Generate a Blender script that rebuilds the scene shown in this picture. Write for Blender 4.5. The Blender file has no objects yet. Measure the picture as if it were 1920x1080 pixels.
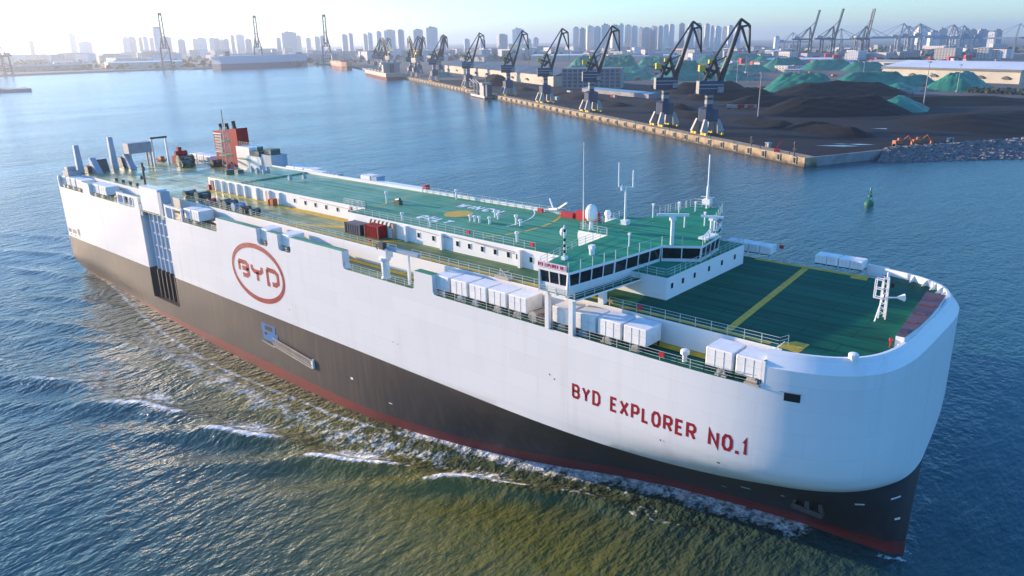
import bpy, math, random
import numpy as np
from mathutils import Vector, Matrix

rad = math.radians
scene = bpy.context.scene
col = scene.collection

# ---------------------------------------------------------------- camera
cam_data = bpy.data.cameras.new("camera")
cam_data.sensor_width = 36.0
cam_data.lens = 1410.29 / 1920.0 * 36.0
cam_data.clip_start = 1.0
cam_data.clip_end = 60000.0
cam = bpy.data.objects.new("camera", cam_data)
col.objects.link(cam)
_r = Vector((0.74224408, 0.66996778, -0.01472734))
_u = Vector((-0.19870942, 0.24102837, 0.94995784))
_f = Vector((-0.63999085, 0.70217412, -0.31203079))
_m = Matrix.Identity(4)
for _i in range(3):
    _m[_i][0] = _r[_i]; _m[_i][1] = _u[_i]; _m[_i][2] = -_f[_i]
_m[0][3], _m[1][3], _m[2][3] = 111.8836, -82.0991, 55.8351
cam.matrix_world = _m
scene.camera = cam

# ---------------------------------------------------------------- sky, sun, exposure
SUN_EL = rad(10.4)
SUN_AZ = rad(16.0)              # the light travels along +x, turned this far towards +y
sun_dir = Vector((-math.cos(SUN_AZ) * math.cos(SUN_EL), -math.sin(SUN_AZ) * math.cos(SUN_EL), math.sin(SUN_EL)))
world = bpy.data.worlds.new("World")
scene.world = world
world.use_nodes = True
wn = world.node_tree
wn.nodes.clear()
sky = wn.nodes.new("ShaderNodeTexSky")
sky.sky_type = 'NISHITA'
sky.sun_disc = False
sky.sun_elevation = SUN_EL
sky.sun_rotation = math.atan2(sun_dir.x, sun_dir.y) % (2 * math.pi)
sky.altitude = 0.0
sky.air_density = 1.1
sky.dust_density = 0.4
sky.ozone_density = 6.3
bg = wn.nodes.new("ShaderNodeBackground")
bg.inputs["Strength"].default_value = 0.135
wo = wn.nodes.new("ShaderNodeOutputWorld")
wn.links.new(sky.outputs[0], bg.inputs[0])
wn.links.new(bg.outputs[0], wo.inputs[0])

sun_data = bpy.data.lights.new("sun", 'SUN')
sun_data.energy = 2.7
sun_data.angle = rad(0.6)
sun_data.color = (1.0, 0.74, 0.50)
sun = bpy.data.objects.new("sun", sun_data)
col.objects.link(sun)
sun.rotation_euler = (-sun_dir).to_track_quat('-Z', 'Y').to_euler()
sun.location = (-200, -100, 300)

scene.view_settings.view_transform = 'Standard'
scene.view_settings.look = 'None'
scene.view_settings.exposure = 1.85
scene.view_settings.gamma = 1.0
scene.view_settings.use_curve_mapping = False
scene.render.engine = 'CYCLES'
scene.cycles.use_denoising = True
scene.cycles.max_bounces = 6
scene.cycles.diffuse_bounces = 3
scene.cycles.glossy_bounces = 3
scene.cycles.volume_bounces = 0
scene.cycles.caustics_reflective = False
scene.cycles.caustics_refractive = False
scene.cycles.sample_clamp_indirect = 4.0

# ---------------------------------------------------------------- helpers
class MB:
    """collects simple solids into one mesh"""
    def __init__(s):
        s.v = []; s.f = []; s.m = []
    def add(s, vs, fs, m=0):
        o = len(s.v)
        s.v.extend([tuple(map(float, q)) for q in vs])
        for f in fs:
            s.f.append(tuple(o + i for i in f)); s.m.append(m)
        return s
    def box(s, a, b, m=0):
        (x0, y0, z0), (x1, y1, z1) = a, b
        if x0 > x1: x0, x1 = x1, x0
        if y0 > y1: y0, y1 = y1, y0
        if z0 > z1: z0, z1 = z1, z0
        return s.add([(x0,y0,z0),(x1,y0,z0),(x1,y1,z0),(x0,y1,z0),(x0,y0,z1),(x1,y0,z1),(x1,y1,z1),(x0,y1,z1)],
              [(0,3,2,1),(4,5,6,7),(0,1,5,4),(1,2,6,5),(2,3,7,6),(3,0,4,7)], m)
    def cbox(s, c, d, m=0):
        return s.box((c[0]-d[0]/2,c[1]-d[1]/2,c[2]-d[2]/2),(c[0]+d[0]/2,c[1]+d[1]/2,c[2]+d[2]/2), m)
    def beam(s, p, q, w, h=None, m=0, w2=None, h2=None):
        h = w if h is None else h
        w2 = w if w2 is None else w2; h2 = h if h2 is None else h2
        p = Vector(p); q = Vector(q); d = (q - p)
        if d.length < 1e-6: return s
        d.normalize()
        up = Vector((0,0,1)) if abs(d.z) < 0.95 else Vector((1,0,0))
        a = d.cross(up).normalized(); b = a.cross(d).normalized()
        vs = []
        for c, ww, hh in ((p, w, h), (q, w2, h2)):
            for i, j in ((-1,-1),(1,-1),(1,1),(-1,1)):
                vs.append(c + a*(i*ww/2) + b*(j*hh/2))
        return s.add(vs, [(0,1,2,3),(7,6,5,4),(0,4,5,1),(1,5,6,2),(2,6,7,3),(3,7,4,0)], m)
    def cyl(s, p, q, r, n=10, m=0, r2=None):
        r2 = r if r2 is None else r2
        p = Vector(p); q = Vector(q); d = (q - p).normalized()
        up = Vector((0,0,1)) if abs(d.z) < 0.95 else Vector((1,0,0))
        a = d.cross(up).normalized(); b = a.cross(d).normalized()
        vs = []
        for c, rr in ((p, r), (q, r2)):
            for k in range(n):
                t = 2*math.pi*k/n
                vs.append(c + a*(math.cos(t)*rr) + b*(math.sin(t)*rr))
        fs = [(k, (k+1) % n, n + (k+1) % n, n + k) for k in range(n)]
        fs += [tuple(range(n-1,-1,-1)), tuple(range(n, 2*n))]
        return s.add(vs, fs, m)
    def lathe(s, c, prof, n=14, m=0):
        c = Vector(c); vs = []; fs = []
        for r, z in prof:
            for k in range(n):
                t = 2*math.pi*k/n
                vs.append(c + Vector((r*math.cos(t), r*math.sin(t), z)))
        L = len(prof)
        for i in range(L-1):
            for k in range(n):
                fs.append((i*n+k, i*n+(k+1) % n, (i+1)*n+(k+1) % n, (i+1)*n+k))
        fs.append(tuple(range(n-1,-1,-1))); fs.append(tuple(range((L-1)*n, L*n)))
        return s.add(vs, fs, m)
    def prism(s, poly, z0, z1, mt=0, ms=0, mb=None):
        """poly: ccw list of (x, y)"""
        n = len(poly)
        vs = [(x,y,z0) for x,y in poly] + [(x,y,z1) for x,y in poly]
        s.add(vs, [tuple(range(n, 2*n))], mt)
        o = len(s.v) - 2*n
        s.f.append(tuple(o + i for i in range(n-1,-1,-1))); s.m.append(ms if mb is None else mb)
        for k in range(n):
            s.f.append((o+k, o+(k+1) % n, o+n+(k+1) % n, o+n+k)); s.m.append(ms)
        return s
    def xprism(s, poly, y0, y1, m=0):
        """poly in (x, z), extruded along y"""
        n = len(poly)
        vs = [(x,y0,z) for x,z in poly] + [(x,y1,z) for x,z in poly]
        fs = [tuple(range(n)), tuple(range(2*n-1, n-1, -1))] + [(k, n+k, n+(k+1) % n, (k+1) % n) for k in range(n)]
        return s.add(vs, fs, m)
    def build(s, name, mats, parent=None, smooth=False, loc=None):
        me = bpy.data.meshes.new(name)
        me.from_pydata(s.v, [], s.f)
        mats = mats if isinstance(mats, (list, tuple)) else [mats]
        for mm in mats: me.materials.append(mm)
        if len(mats) > 1:
            me.polygons.foreach_set("material_index", s.m)
        me.update()
        if smooth:
            me.polygons.foreach_set("use_smooth", [True]*len(me.polygons))
            try: me.set_sharp_from_angle(angle=rad(35))
            except Exception: pass
        o = bpy.data.objects.new(name, me)
        col.objects.link(o)
        if parent is not None: o.parent = parent
        if loc is not None: o.location = loc
        return o

def tag(o, label=None, cat=None, group=None, kind=None):
    if label: o["label"] = label
    if cat: o["category"] = cat
    if group: o["group"] = group
    if kind: o["kind"] = kind
    return o

def empty(name, loc=(0,0,0), rz=0.0, label=None, cat=None, group=None):
    o = bpy.data.objects.new(name, None)
    o.empty_display_size = 1.0
    o.location = loc; o.rotation_euler = (0,0,rz)
    col.objects.link(o)
    return tag(o, label, cat, group)

def copy_tree(o, parent=None):
    c = o.copy(); col.objects.link(c); c.parent = parent
    for ch in list(o.children): copy_tree(ch, c)
    return c

def share(mesh_obj, name, parent, loc=(0,0,0), rot=(0,0,0), scale=(1,1,1)):
    o = bpy.data.objects.new(name, mesh_obj.data if hasattr(mesh_obj, "data") else mesh_obj)
    col.objects.link(o); o.parent = parent
    o.location = loc; o.rotation_euler = rot; o.scale = scale
    return o

# ---------------------------------------------------------------- materials
def new_mat(name):
    m = bpy.data.materials.new(name); m.use_nodes = True
    nt = m.node_tree
    return m, nt, nt.nodes["Principled BSDF"]

def mat(name, c, rough=0.55, metal=0.0, var=0.12, scale=0.4, spec=0.5, bump=0.0, c2=None, stretch=(1,1,1), coord="Object", detail=5.0):
    m, nt, b = new_mat(name)
    b.inputs["Roughness"].default_value = rough
    b.inputs["Metallic"].default_value = metal
    b.inputs["Specular IOR Level"].default_value = spec
    tc = nt.nodes.new("ShaderNodeTexCoord")
    mp = nt.nodes.new("ShaderNodeMapping"); mp.inputs["Scale"].default_value = stretch
    nz = nt.nodes.new("ShaderNodeTexNoise"); nz.inputs["Scale"].default_value = scale; nz.inputs["Detail"].default_value = detail
    nz.inputs["Roughness"].default_value = 0.65
    rp = nt.nodes.new("ShaderNodeValToRGB")
    c2 = c2 if c2 is not None else tuple(max(0, q*(1-var)) for q in c)
    hi = tuple(min(1, q*(1+var*0.6)) for q in c)
    rp.color_ramp.elements[0].position = 0.33; rp.color_ramp.elements[1].position = 0.68
    rp.color_ramp.elements[0].color = (*c2, 1); rp.color_ramp.elements[1].color = (*hi, 1)
    nt.links.new(tc.outputs[coord], mp.inputs[0]); nt.links.new(mp.outputs[0], nz.inputs["Vector"])
    nt.links.new(nz.outputs["Fac"], rp.inputs[0]); nt.links.new(rp.outputs[0], b.inputs["Base Color"])
    if bump:
        bp = nt.nodes.new("ShaderNodeBump"); bp.inputs["Strength"].default_value = bump; bp.inputs["Distance"].default_value = 0.3
        nt.links.new(nz.outputs["Fac"], bp.inputs["Height"]); nt.links.new(bp.outputs[0], b.inputs["Normal"])
    return m

def streak_mat(name, c, cs, rough=0.5, amount=0.5, xs=0.9, zs=0.05, thr=(0.5, 0.78), plates=0.0):
    """paint with vertical weather streaks of another colour"""
    m, nt, b = new_mat(name)
    N = nt.nodes.new; L = nt.links.new
    b.inputs["Roughness"].default_value = rough
    tc = N("ShaderNodeTexCoord")
    mp = N("ShaderNodeMapping"); mp.inputs["Scale"].default_value = (xs, xs, zs)
    nz = N("ShaderNodeTexNoise"); nz.inputs["Scale"].default_value = 1.0; nz.inputs["Detail"].default_value = 6
    mp2 = N("ShaderNodeMapping"); mp2.inputs["Scale"].default_value = (0.06, 0.06, 0.1)
    nz2 = N("ShaderNodeTexNoise"); nz2.inputs["Scale"].default_value = 1.0; nz2.inputs["Detail"].default_value = 4
    L(tc.outputs["Object"], mp.inputs[0]); L(mp.outputs[0], nz.inputs["Vector"])
    L(tc.outputs["Object"], mp2.inputs[0]); L(mp2.outputs[0], nz2.inputs["Vector"])
    rp = N("ShaderNodeMapRange"); rp.inputs["From Min"].default_value = thr[0]; rp.inputs["From Max"].default_value = thr[1]
    L(nz.outputs["Fac"], rp.inputs["Value"])
    rp2 = N("ShaderNodeMapRange"); rp2.inputs["From Min"].default_value = 0.35; rp2.inputs["From Max"].default_value = 0.7
    L(nz2.outputs["Fac"], rp2.inputs["Value"])
    mu = N("ShaderNodeMath"); mu.operation = 'MULTIPLY'; L(rp.outputs[0], mu.inputs[0]); L(rp2.outputs[0], mu.inputs[1])
    mu2 = N("ShaderNodeMath"); mu2.operation = 'MULTIPLY'; mu2.inputs[1].default_value = amount; L(mu.outputs[0], mu2.inputs[0])
    mx = N("ShaderNodeMix"); mx.data_type = 'RGBA'
    mx.inputs["A"].default_value = (*c, 1); mx.inputs["B"].default_value = (*cs, 1)
    L(mu2.outputs[0], mx.inputs["Factor"])
    if plates:
        sx = N("ShaderNodeSeparateXYZ"); L(tc.outputs["Object"], sx.inputs[0])
        cb = N("ShaderNodeCombineXYZ"); L(sx.outputs[0], cb.inputs[0]); L(sx.outputs[2], cb.inputs[1])
        br = N("ShaderNodeTexBrick"); br.inputs["Scale"].default_value = 1.0; br.inputs["Brick Width"].default_value = 9.0; br.inputs["Row Height"].default_value = 2.45
        br.inputs["Mortar Size"].default_value = 0.035; br.inputs["Mortar Smooth"].default_value = 0.4; br.inputs["Bias"].default_value = 0.0
        k = 1.0 - plates
        br.inputs["Color1"].default_value = (1,1,1,1); br.inputs["Color2"].default_value = (k,k,k,1); br.inputs["Mortar"].default_value = (k-plates,k-plates,k-plates,1)
        L(cb.outputs[0], br.inputs["Vector"])
        m2 = N("ShaderNodeMix"); m2.data_type = 'RGBA'; m2.blend_type = 'MULTIPLY'; m2.inputs["Factor"].default_value = 1.0
        L(mx.outputs["Result"], m2.inputs["A"]); L(br.outputs["Color"], m2.inputs["B"]); L(m2.outputs["Result"], b.inputs["Base Color"])
        mp3 = N("ShaderNodeMapping"); mp3.inputs["Scale"].default_value = (0.45, 0.45, 0.22)
        nz3 = N("ShaderNodeTexNoise"); nz3.inputs["Scale"].default_value = 1.0; nz3.inputs["Detail"].default_value = 2
        L(tc.outputs["Object"], mp3.inputs[0]); L(mp3.outputs[0], nz3.inputs["Vector"])
        bp = N("ShaderNodeBump"); bp.inputs["Strength"].default_value = 0.35; bp.inputs["Distance"].default_value = 0.06
        L(nz3.outputs["Fac"], bp.inputs["Height"]); L(bp.outputs[0], b.inputs["Normal"])
    else:
        L(mx.outputs["Result"], b.inputs["Base Color"])
    return m

def deck_mat(name, c, worn_glare, rough=0.42, aft=0.0):
    """green deck paint: wear patches, glare painted in aft, plate seams, tyre dirt"""
    m, nt, b = new_mat(name)
    N = nt.nodes.new; L = nt.links.new
    tc = N("ShaderNodeTexCoord")
    nz = N("ShaderNodeTexNoise"); nz.inputs["Scale"].default_value = 0.12; nz.inputs["Detail"].default_value = 7; nz.inputs["Roughness"].default_value = 0.7
    L(tc.outputs["Object"], nz.inputs["Vector"])
    rp = N("ShaderNodeMapRange"); rp.inputs["From Min"].default_value = 0.42; rp.inputs["From Max"].default_value = 0.72
    L(nz.outputs["Fac"], rp.inputs["Value"])
    mp = N("ShaderNodeMapping"); mp.inputs["Scale"].default_value = (0.05, 1.3, 1)
    nz2 = N("ShaderNodeTexNoise"); nz2.inputs["Scale"].default_value = 1.0; nz2.inputs["Detail"].default_value = 5
    L(tc.outputs["Object"], mp.inputs[0]); L(mp.outputs[0], nz2.inputs["Vector"])
    mx = N("ShaderNodeMix"); mx.data_type = 'RGBA'
    mx.inputs["A"].default_value = (*c, 1); mx.inputs["B"].default_value = (*worn_glare, 1)
    ad = N("ShaderNodeMath"); ad.operation = 'MULTIPLY'; ad.inputs[1].default_value = 0.55
    L(rp.outputs[0], ad.inputs[0]); L(ad.outputs[0], mx.inputs["Factor"])
    rp2 = N("ShaderNodeMapRange"); rp2.inputs["From Min"].default_value = 0.3; rp2.inputs["From Max"].default_value = 0.7
    rp2.inputs["To Min"].default_value = 0.58; rp2.inputs["To Max"].default_value = 1.18
    L(nz2.outputs["Fac"], rp2.inputs["Value"])
    br = N("ShaderNodeTexBrick"); br.inputs["Scale"].default_value = 1.0
    br.inputs["Brick Width"].default_value = 9.0; br.inputs["Row Height"].default_value = 2.4
    br.inputs["Mortar Size"].default_value = 0.05; br.offset = 0.5
    br.inputs["Color1"].default_value = (1,1,1,1); br.inputs["Color2"].default_value = (0.84,0.9,0.86,1); br.inputs["Mortar"].default_value = (0.42,0.46,0.45,1)
    L(tc.outputs["Object"], br.inputs["Vector"])
    m2 = N("ShaderNodeMix"); m2.data_type = 'RGBA'; m2.blend_type = 'MULTIPLY'; m2.inputs["Factor"].default_value = 1.0
    L(mx.outputs["Result"], m2.inputs["A"]); L(br.outputs["Color"], m2.inputs["B"])
    m3 = N("ShaderNodeMix"); m3.data_type = 'RGBA'; m3.blend_type = 'MULTIPLY'; m3.inputs["Factor"].default_value = 1.0
    L(m2.outputs["Result"], m3.inputs["A"]); L(rp2.outputs[0], m3.inputs["B"])
    L(m3.outputs["Result"], b.inputs["Base Color"])
    b.inputs["Roughness"].default_value = rough
    b.inputs["Specular IOR Level"].default_value = 0.12
    if aft:   # sun glare put into the colour as cream-yellow towards the stern, over patchy wear
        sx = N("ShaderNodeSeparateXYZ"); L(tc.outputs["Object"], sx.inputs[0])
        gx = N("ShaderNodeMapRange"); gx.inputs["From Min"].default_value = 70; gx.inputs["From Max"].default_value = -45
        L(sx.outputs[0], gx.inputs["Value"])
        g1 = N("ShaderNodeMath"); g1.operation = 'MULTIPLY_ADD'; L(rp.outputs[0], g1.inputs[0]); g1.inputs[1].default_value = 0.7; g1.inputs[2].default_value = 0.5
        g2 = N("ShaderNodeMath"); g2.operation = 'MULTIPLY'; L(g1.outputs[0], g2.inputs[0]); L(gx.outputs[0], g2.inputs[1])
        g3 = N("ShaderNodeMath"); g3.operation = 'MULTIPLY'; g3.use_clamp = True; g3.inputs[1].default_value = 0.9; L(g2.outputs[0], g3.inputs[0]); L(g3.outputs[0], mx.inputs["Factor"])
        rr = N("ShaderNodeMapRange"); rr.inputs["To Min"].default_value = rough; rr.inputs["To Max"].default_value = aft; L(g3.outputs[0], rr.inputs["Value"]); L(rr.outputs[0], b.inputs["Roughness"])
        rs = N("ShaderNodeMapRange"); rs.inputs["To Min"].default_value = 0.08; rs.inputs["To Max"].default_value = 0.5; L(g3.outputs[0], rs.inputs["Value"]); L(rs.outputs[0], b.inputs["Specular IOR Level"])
    return m

M = {}
M['hull_white'] = streak_mat("hull white paint", (0.76,0.76,0.76), (0.52,0.47,0.42), 0.4, 0.5, 0.7, 0.04, (0.52,0.78), 0.045)
M['hull_grey'] = streak_mat("hull grey paint", (0.046,0.040,0.043), (0.15,0.10,0.065), 0.55, 0.6, 1.1, 0.05, (0.45,0.75), 0.08)
M['boot_red'] = streak_mat("boot top red paint", (0.19,0.030,0.028), (0.09,0.045,0.04), 0.55, 0.8, 0.6, 0.3, (0.4,0.7))
M['white'] = streak_mat("white ship paint", (0.80,0.80,0.78), (0.52,0.38,0.26), 0.45, 0.35, 0.8, 0.15, (0.55,0.8))
M['cover'] = mat("white vent cover paint", (0.80,0.79,0.76), 0.6, var=0.10, scale=0.8)
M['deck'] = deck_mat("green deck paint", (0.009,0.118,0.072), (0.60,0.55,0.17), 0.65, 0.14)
M['deck2'] = deck_mat("green upper deck paint", (0.016,0.280,0.160), (0.34,0.46,0.24), 0.65, 0.3)  # lit-to-shaded contrast put into the greens: lighter here, darker on the main deck
M['yellow'] = mat("yellow deck marking", (0.62,0.37,0.008), 0.6, var=0.25, scale=1.2)
M['mark_white'] = mat("white deck marking", (0.78,0.78,0.74), 0.6, var=0.15, scale=1.5)
M['rail'] = mat("rail paint", (0.46,0.54,0.50), 0.5, var=0.1)
M['red_letter'] = mat("red lettering paint", (0.30,0.008,0.016), 0.45, var=0.08)
M['red'] = mat("red paint", (0.30,0.004,0.010), 0.6, var=0.15, scale=0.6, spec=0.15)
M['red2'] = mat("red box paint", (0.50,0.02,0.03), 0.5, var=0.1)
M['orange'] = mat("orange paint", (0.42,0.11,0.03), 0.5, var=0.2)
M['purple'] = mat("red oxide cover paint", (0.115,0.060,0.075), 0.6, var=0.2)
M['dark'] = mat("dark steel", (0.045,0.042,0.045), 0.5, var=0.3, scale=1.5)
M['brown'] = mat("brown steel", (0.085,0.065,0.058), 0.6, var=0.35, scale=1.5)
M['mach_green'] = mat("machinery green paint", (0.025,0.085,0.075), 0.45, var=0.3, scale=1.0)
M['blue_grey'] = mat("blue grey paint", (0.30,0.38,0.46), 0.5, var=0.15)
M['blue'] = mat("blue paint", (0.035,0.16,0.38), 0.5, var=0.25, scale=1.2)
M['navy'] = mat("navy paint", (0.018,0.035,0.085), 0.5, var=0.3)
M['tan'] = mat("galvanised tan steel", (0.42,0.36,0.29), 0.6, var=0.2)
M['black'] = mat("black opening", (0.010,0.010,0.012), 0.6, var=0.2)
M['ramp'] = mat("ramp paint", (0.52,0.57,0.64), 0.5, var=0.12)  # bluish shade of the recess put into the ramp's colour
M['steel'] = mat("grey steel", (0.30,0.31,0.33), 0.5, var=0.2)
M['sign'] = mat("lilac sign board", (0.72,0.55,0.66), 0.5, var=0.05)
_g, _nt, _b = new_mat("bridge window glass")
_b.inputs["Base Color"].default_value = (0.012,0.016,0.022,1); _b.inputs["Roughness"].default_value = 0.06; _b.inputs["Specular IOR Level"].default_value = 0.6
_nz = _nt.nodes.new("ShaderNodeTexNoise"); _nz.inputs["Scale"].default_value = 0.6
_rp = _nt.nodes.new("ShaderNodeMapRange"); _rp.inputs["To Min"].default_value = 0.04; _rp.inputs["To Max"].default_value = 0.12
_nt.links.new(_nz.outputs["Fac"], _rp.inputs["Value"]); _nt.links.new(_rp.outputs[0], _b.inputs["Roughness"])
M['glass'] = _g

# ---------------------------------------------------------------- water
def hull_wl(x):
    return np.interp(x, [-100,-80,-65,-50,18,25,33,40.5,50,61,69.4,78.9,85,91,95,96.3],
                        [16.3,17.0,18.0,19.0,19.0,18.5,17.2,15.5,12.6,8.0,5.0,2.9,1.9,1.45,0.9,0.02])

def water_material():
    m, nt, b = new_mat("sea water")
    N = nt.nodes.new; L = nt.links.new
    tc = N("ShaderNodeTexCoord")
    # wind ripples: three sizes, crests lying across the wind
    def layer(scale, sx, sy, rot, detail):
        mp = N("ShaderNodeMapping"); mp.inputs["Rotation"].default_value = (0,0,rot); mp.inputs["Scale"].default_value = (sx, sy, 1)
        nz = N("ShaderNodeTexNoise"); nz.inputs["Scale"].default_value = scale; nz.inputs["Detail"].default_value = detail; nz.inputs["Roughness"].default_value = 0.55
        nz.inputs["Distortion"].default_value = 0.0
        L(tc.outputs["Object"], mp.inputs[0]); L(mp.outputs[0], nz.inputs["Vector"])
        return nz.outputs["Fac"]
    w1 = layer(0.10, 1.0, 0.40, rad(52), 1.5)
    w2 = layer(0.52, 1.0, 0.36, rad(58), 2.5)
    w3 = layer(1.7, 1.0, 0.5, rad(48), 2.5)
    def mul(a, k):
        q = N("ShaderNodeMath"); q.operation = 'MULTIPLY'; L(a, q.inputs[0]); q.inputs[1].default_value = k; return q.outputs[0]
    def add(a, c):
        q = N("ShaderNodeMath"); q.operation = 'ADD'; L(a, q.inputs[0]); L(c, q.inputs[1]); return q.outputs[0]
    # churned water near the ship is rougher
    fa = N("ShaderNodeAttribute"); fa.attribute_name = "foam"; fa.attribute_type = 'GEOMETRY'
    ch = N("ShaderNodeAttribute"); ch.attribute_name = "churn"; ch.attribute_type = 'GEOMETRY'
    pt = layer(0.018, 1.0, 0.35, rad(38), 4.0)
    pm = N("ShaderNodeMapRange"); pm.inputs["From Min"].default_value = 0.35; pm.inputs["From Max"].default_value = 0.65; pm.inputs["To Min"].default_value = 0.55; pm.inputs["To Max"].default_value = 1.45; L(pt, pm.inputs["Value"])
    w5 = layer(0.22, 1.0, 0.4, rad(56), 2.0)
    hh = add(add(mul(w2, 0.36), mul(w3, 0.17)), mul(w5, 0.42))
    hp_m = N("ShaderNodeMath"); hp_m.operation = 'MULTIPLY'; L(hh, hp_m.inputs[0]); L(pm.outputs[0], hp_m.inputs[1])
    h = add(mul(w1, 0.30), hp_m.outputs[0])
    w4 = layer(0.6, 1.0, 0.9, rad(10), 3.0)
    cm = N("ShaderNodeMath"); cm.operation = 'MULTIPLY'; L(w4, cm.inputs[0]); L(ch.outputs["Fac"], cm.inputs[1])
    h = add(h, mul(cm.outputs[0], 0.30))
    bp = N("ShaderNodeBump"); bp.inputs["Strength"].default_value = 1.0; bp.inputs["Distance"].default_value = 1.0
    L(h, bp.inputs["Height"]); L(bp.outputs[0], b.inputs["Normal"])
    # foam mask: attribute broken up by noise
    f1 = layer(0.9, 1.0, 0.55, rad(-28), 6.0)
    f2 = layer(2.4, 1.0, 0.8, rad(-20), 5.0)
    fn = add(mul(f1, 0.55), mul(f2, 0.45))
    sb = N("ShaderNodeMath"); sb.operation = 'ADD'; L(mul(fn, 1.5), sb.inputs[0])
    fsc = mul(fa.outputs["Fac"], 0.68); L(fsc, sb.inputs[1])
    mr = N("ShaderNodeMapRange"); mr.inputs["From Min"].default_value = 1.05; mr.inputs["From Max"].default_value = 1.33
    L(sb.outputs[0], mr.inputs["Value"])
    # silt gives the body of the water its olive tint; patchy
    big = layer(0.012, 1.0, 0.6, rad(20), 3.0)
    sm = N("ShaderNodeMapRange"); sm.inputs["From Min"].default_value = 0.35; sm.inputs["From Max"].default_value = 0.65
    L(big, sm.inputs["Value"])
    silt = N("ShaderNodeAttribute"); silt.attribute_name = "silt"; silt.attribute_type = 'GEOMETRY'
    mx0 = N("ShaderNodeMix"); mx0.data_type = 'RGBA'
    mx0.inputs["A"].default_value = (0.008,0.066,0.084,1); mx0.inputs["B"].default_value = (0.012,0.080,0.098,1)
    L(sm.outputs[0], mx0.inputs["Factor"])
    mx1 = N("ShaderNodeMix"); mx1.data_type = 'RGBA'; mx1.inputs["B"].default_value = (0.115,0.115,0.028,1)
    L(mx0.outputs["Result"], mx1.inputs["A"]); L(silt.outputs["Fac"], mx1.inputs["Factor"])
    mx = N("ShaderNodeMix"); mx.data_type = 'RGBA'; mx.inputs["B"].default_value = (0.82,0.84,0.82,1)
    L(mx1.outputs["Result"], mx.inputs["A"]); L(mr.outputs[0], mx.inputs["Factor"])
    L(mx.outputs["Result"], b.inputs["Base Color"])
    ro = N("ShaderNodeMapRange"); ro.inputs["To Min"].default_value = 0.2; ro.inputs["To Max"].default_value = 0.8
    L(mr.outputs[0], ro.inputs["Value"]); L(ro.outputs[0], b.inputs["Roughness"])
    b.inputs["IOR"].default_value = 1.333
    b.inputs["Specular Tint"].default_value = (0.66,0.92,1.0,1)
    return m

def grid_lines(a, b, step, far, grow=1.18):
    mid = list(np.arange(a, b + 1e-6, step))
    lo = []; q = a; s = step
    while q > -far: s *= grow; q -= s; lo.append(max(q, -far))
    hi = []; q = b; s = step
    while q < far: s *= grow; q += s; hi.append(min(q, far))
    return np.array(lo[::-1] + mid + hi)

def smoothstep(a, b, x):
    t = np.clip((x - a) / (b - a), 0, 1); return t*t*(3-2*t)

CRESTS = [  # centre x, y, angle, half length, half width, height, foam
    (49.8,-21.6, 36, 8.0, 1.7, 0.75, 1.05),
    (33.0,-29.4, 33, 8.5, 1.9, 0.95, 1.12),
    (13.6,-35.8, 29, 8.0, 2.1, 0.85, 1.02),
    (-7.2,-41.6, 28, 10.0, 2.4, 0.7, 0.85),
    (-28.0,-46.6, 27, 13.0, 2.4, 0.5, 0.62),
    (-52.0,-53.0, 26, 16.0, 2.6, 0.4, 0.50),
    (-80.0,-62.0, 25, 20.0, 3.0, 0.35, 0.45),
    (-112.0,-27.0, 24, 12.0, 2.0, 0.5, 0.75), (-128.0,-36.0, 22, 13.0, 2.2, 0.45, 0.7), (-146.0,-46.0, 20, 15.0, 2.6, 0.4, 0.65), (-104.0,-44.0, 24, 14.0, 2.2, 0.4, 0.62), (-118.0,-14.0, 18, 14.0, 2.0, 0.4, 0.7), (-136.0,-6.0, 14, 14.0, 2.0, 0.4, 0.68),
    (-60.0,-36.0, 24, 10.0, 1.6, 0.3, 0.5), (-76.0,-28.0, 22, 9.0, 1.4, 0.3, 0.52), (-40.0,-33.0, 25, 8.0, 1.3, 0.25, 0.45),
    (62.0,-15.2, 30, 4.5, 1.2, 0.35, 0.66),
    (70.5,-13.2, 16, 5.0, 0.9, 0.25, 0.62),
]
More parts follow.
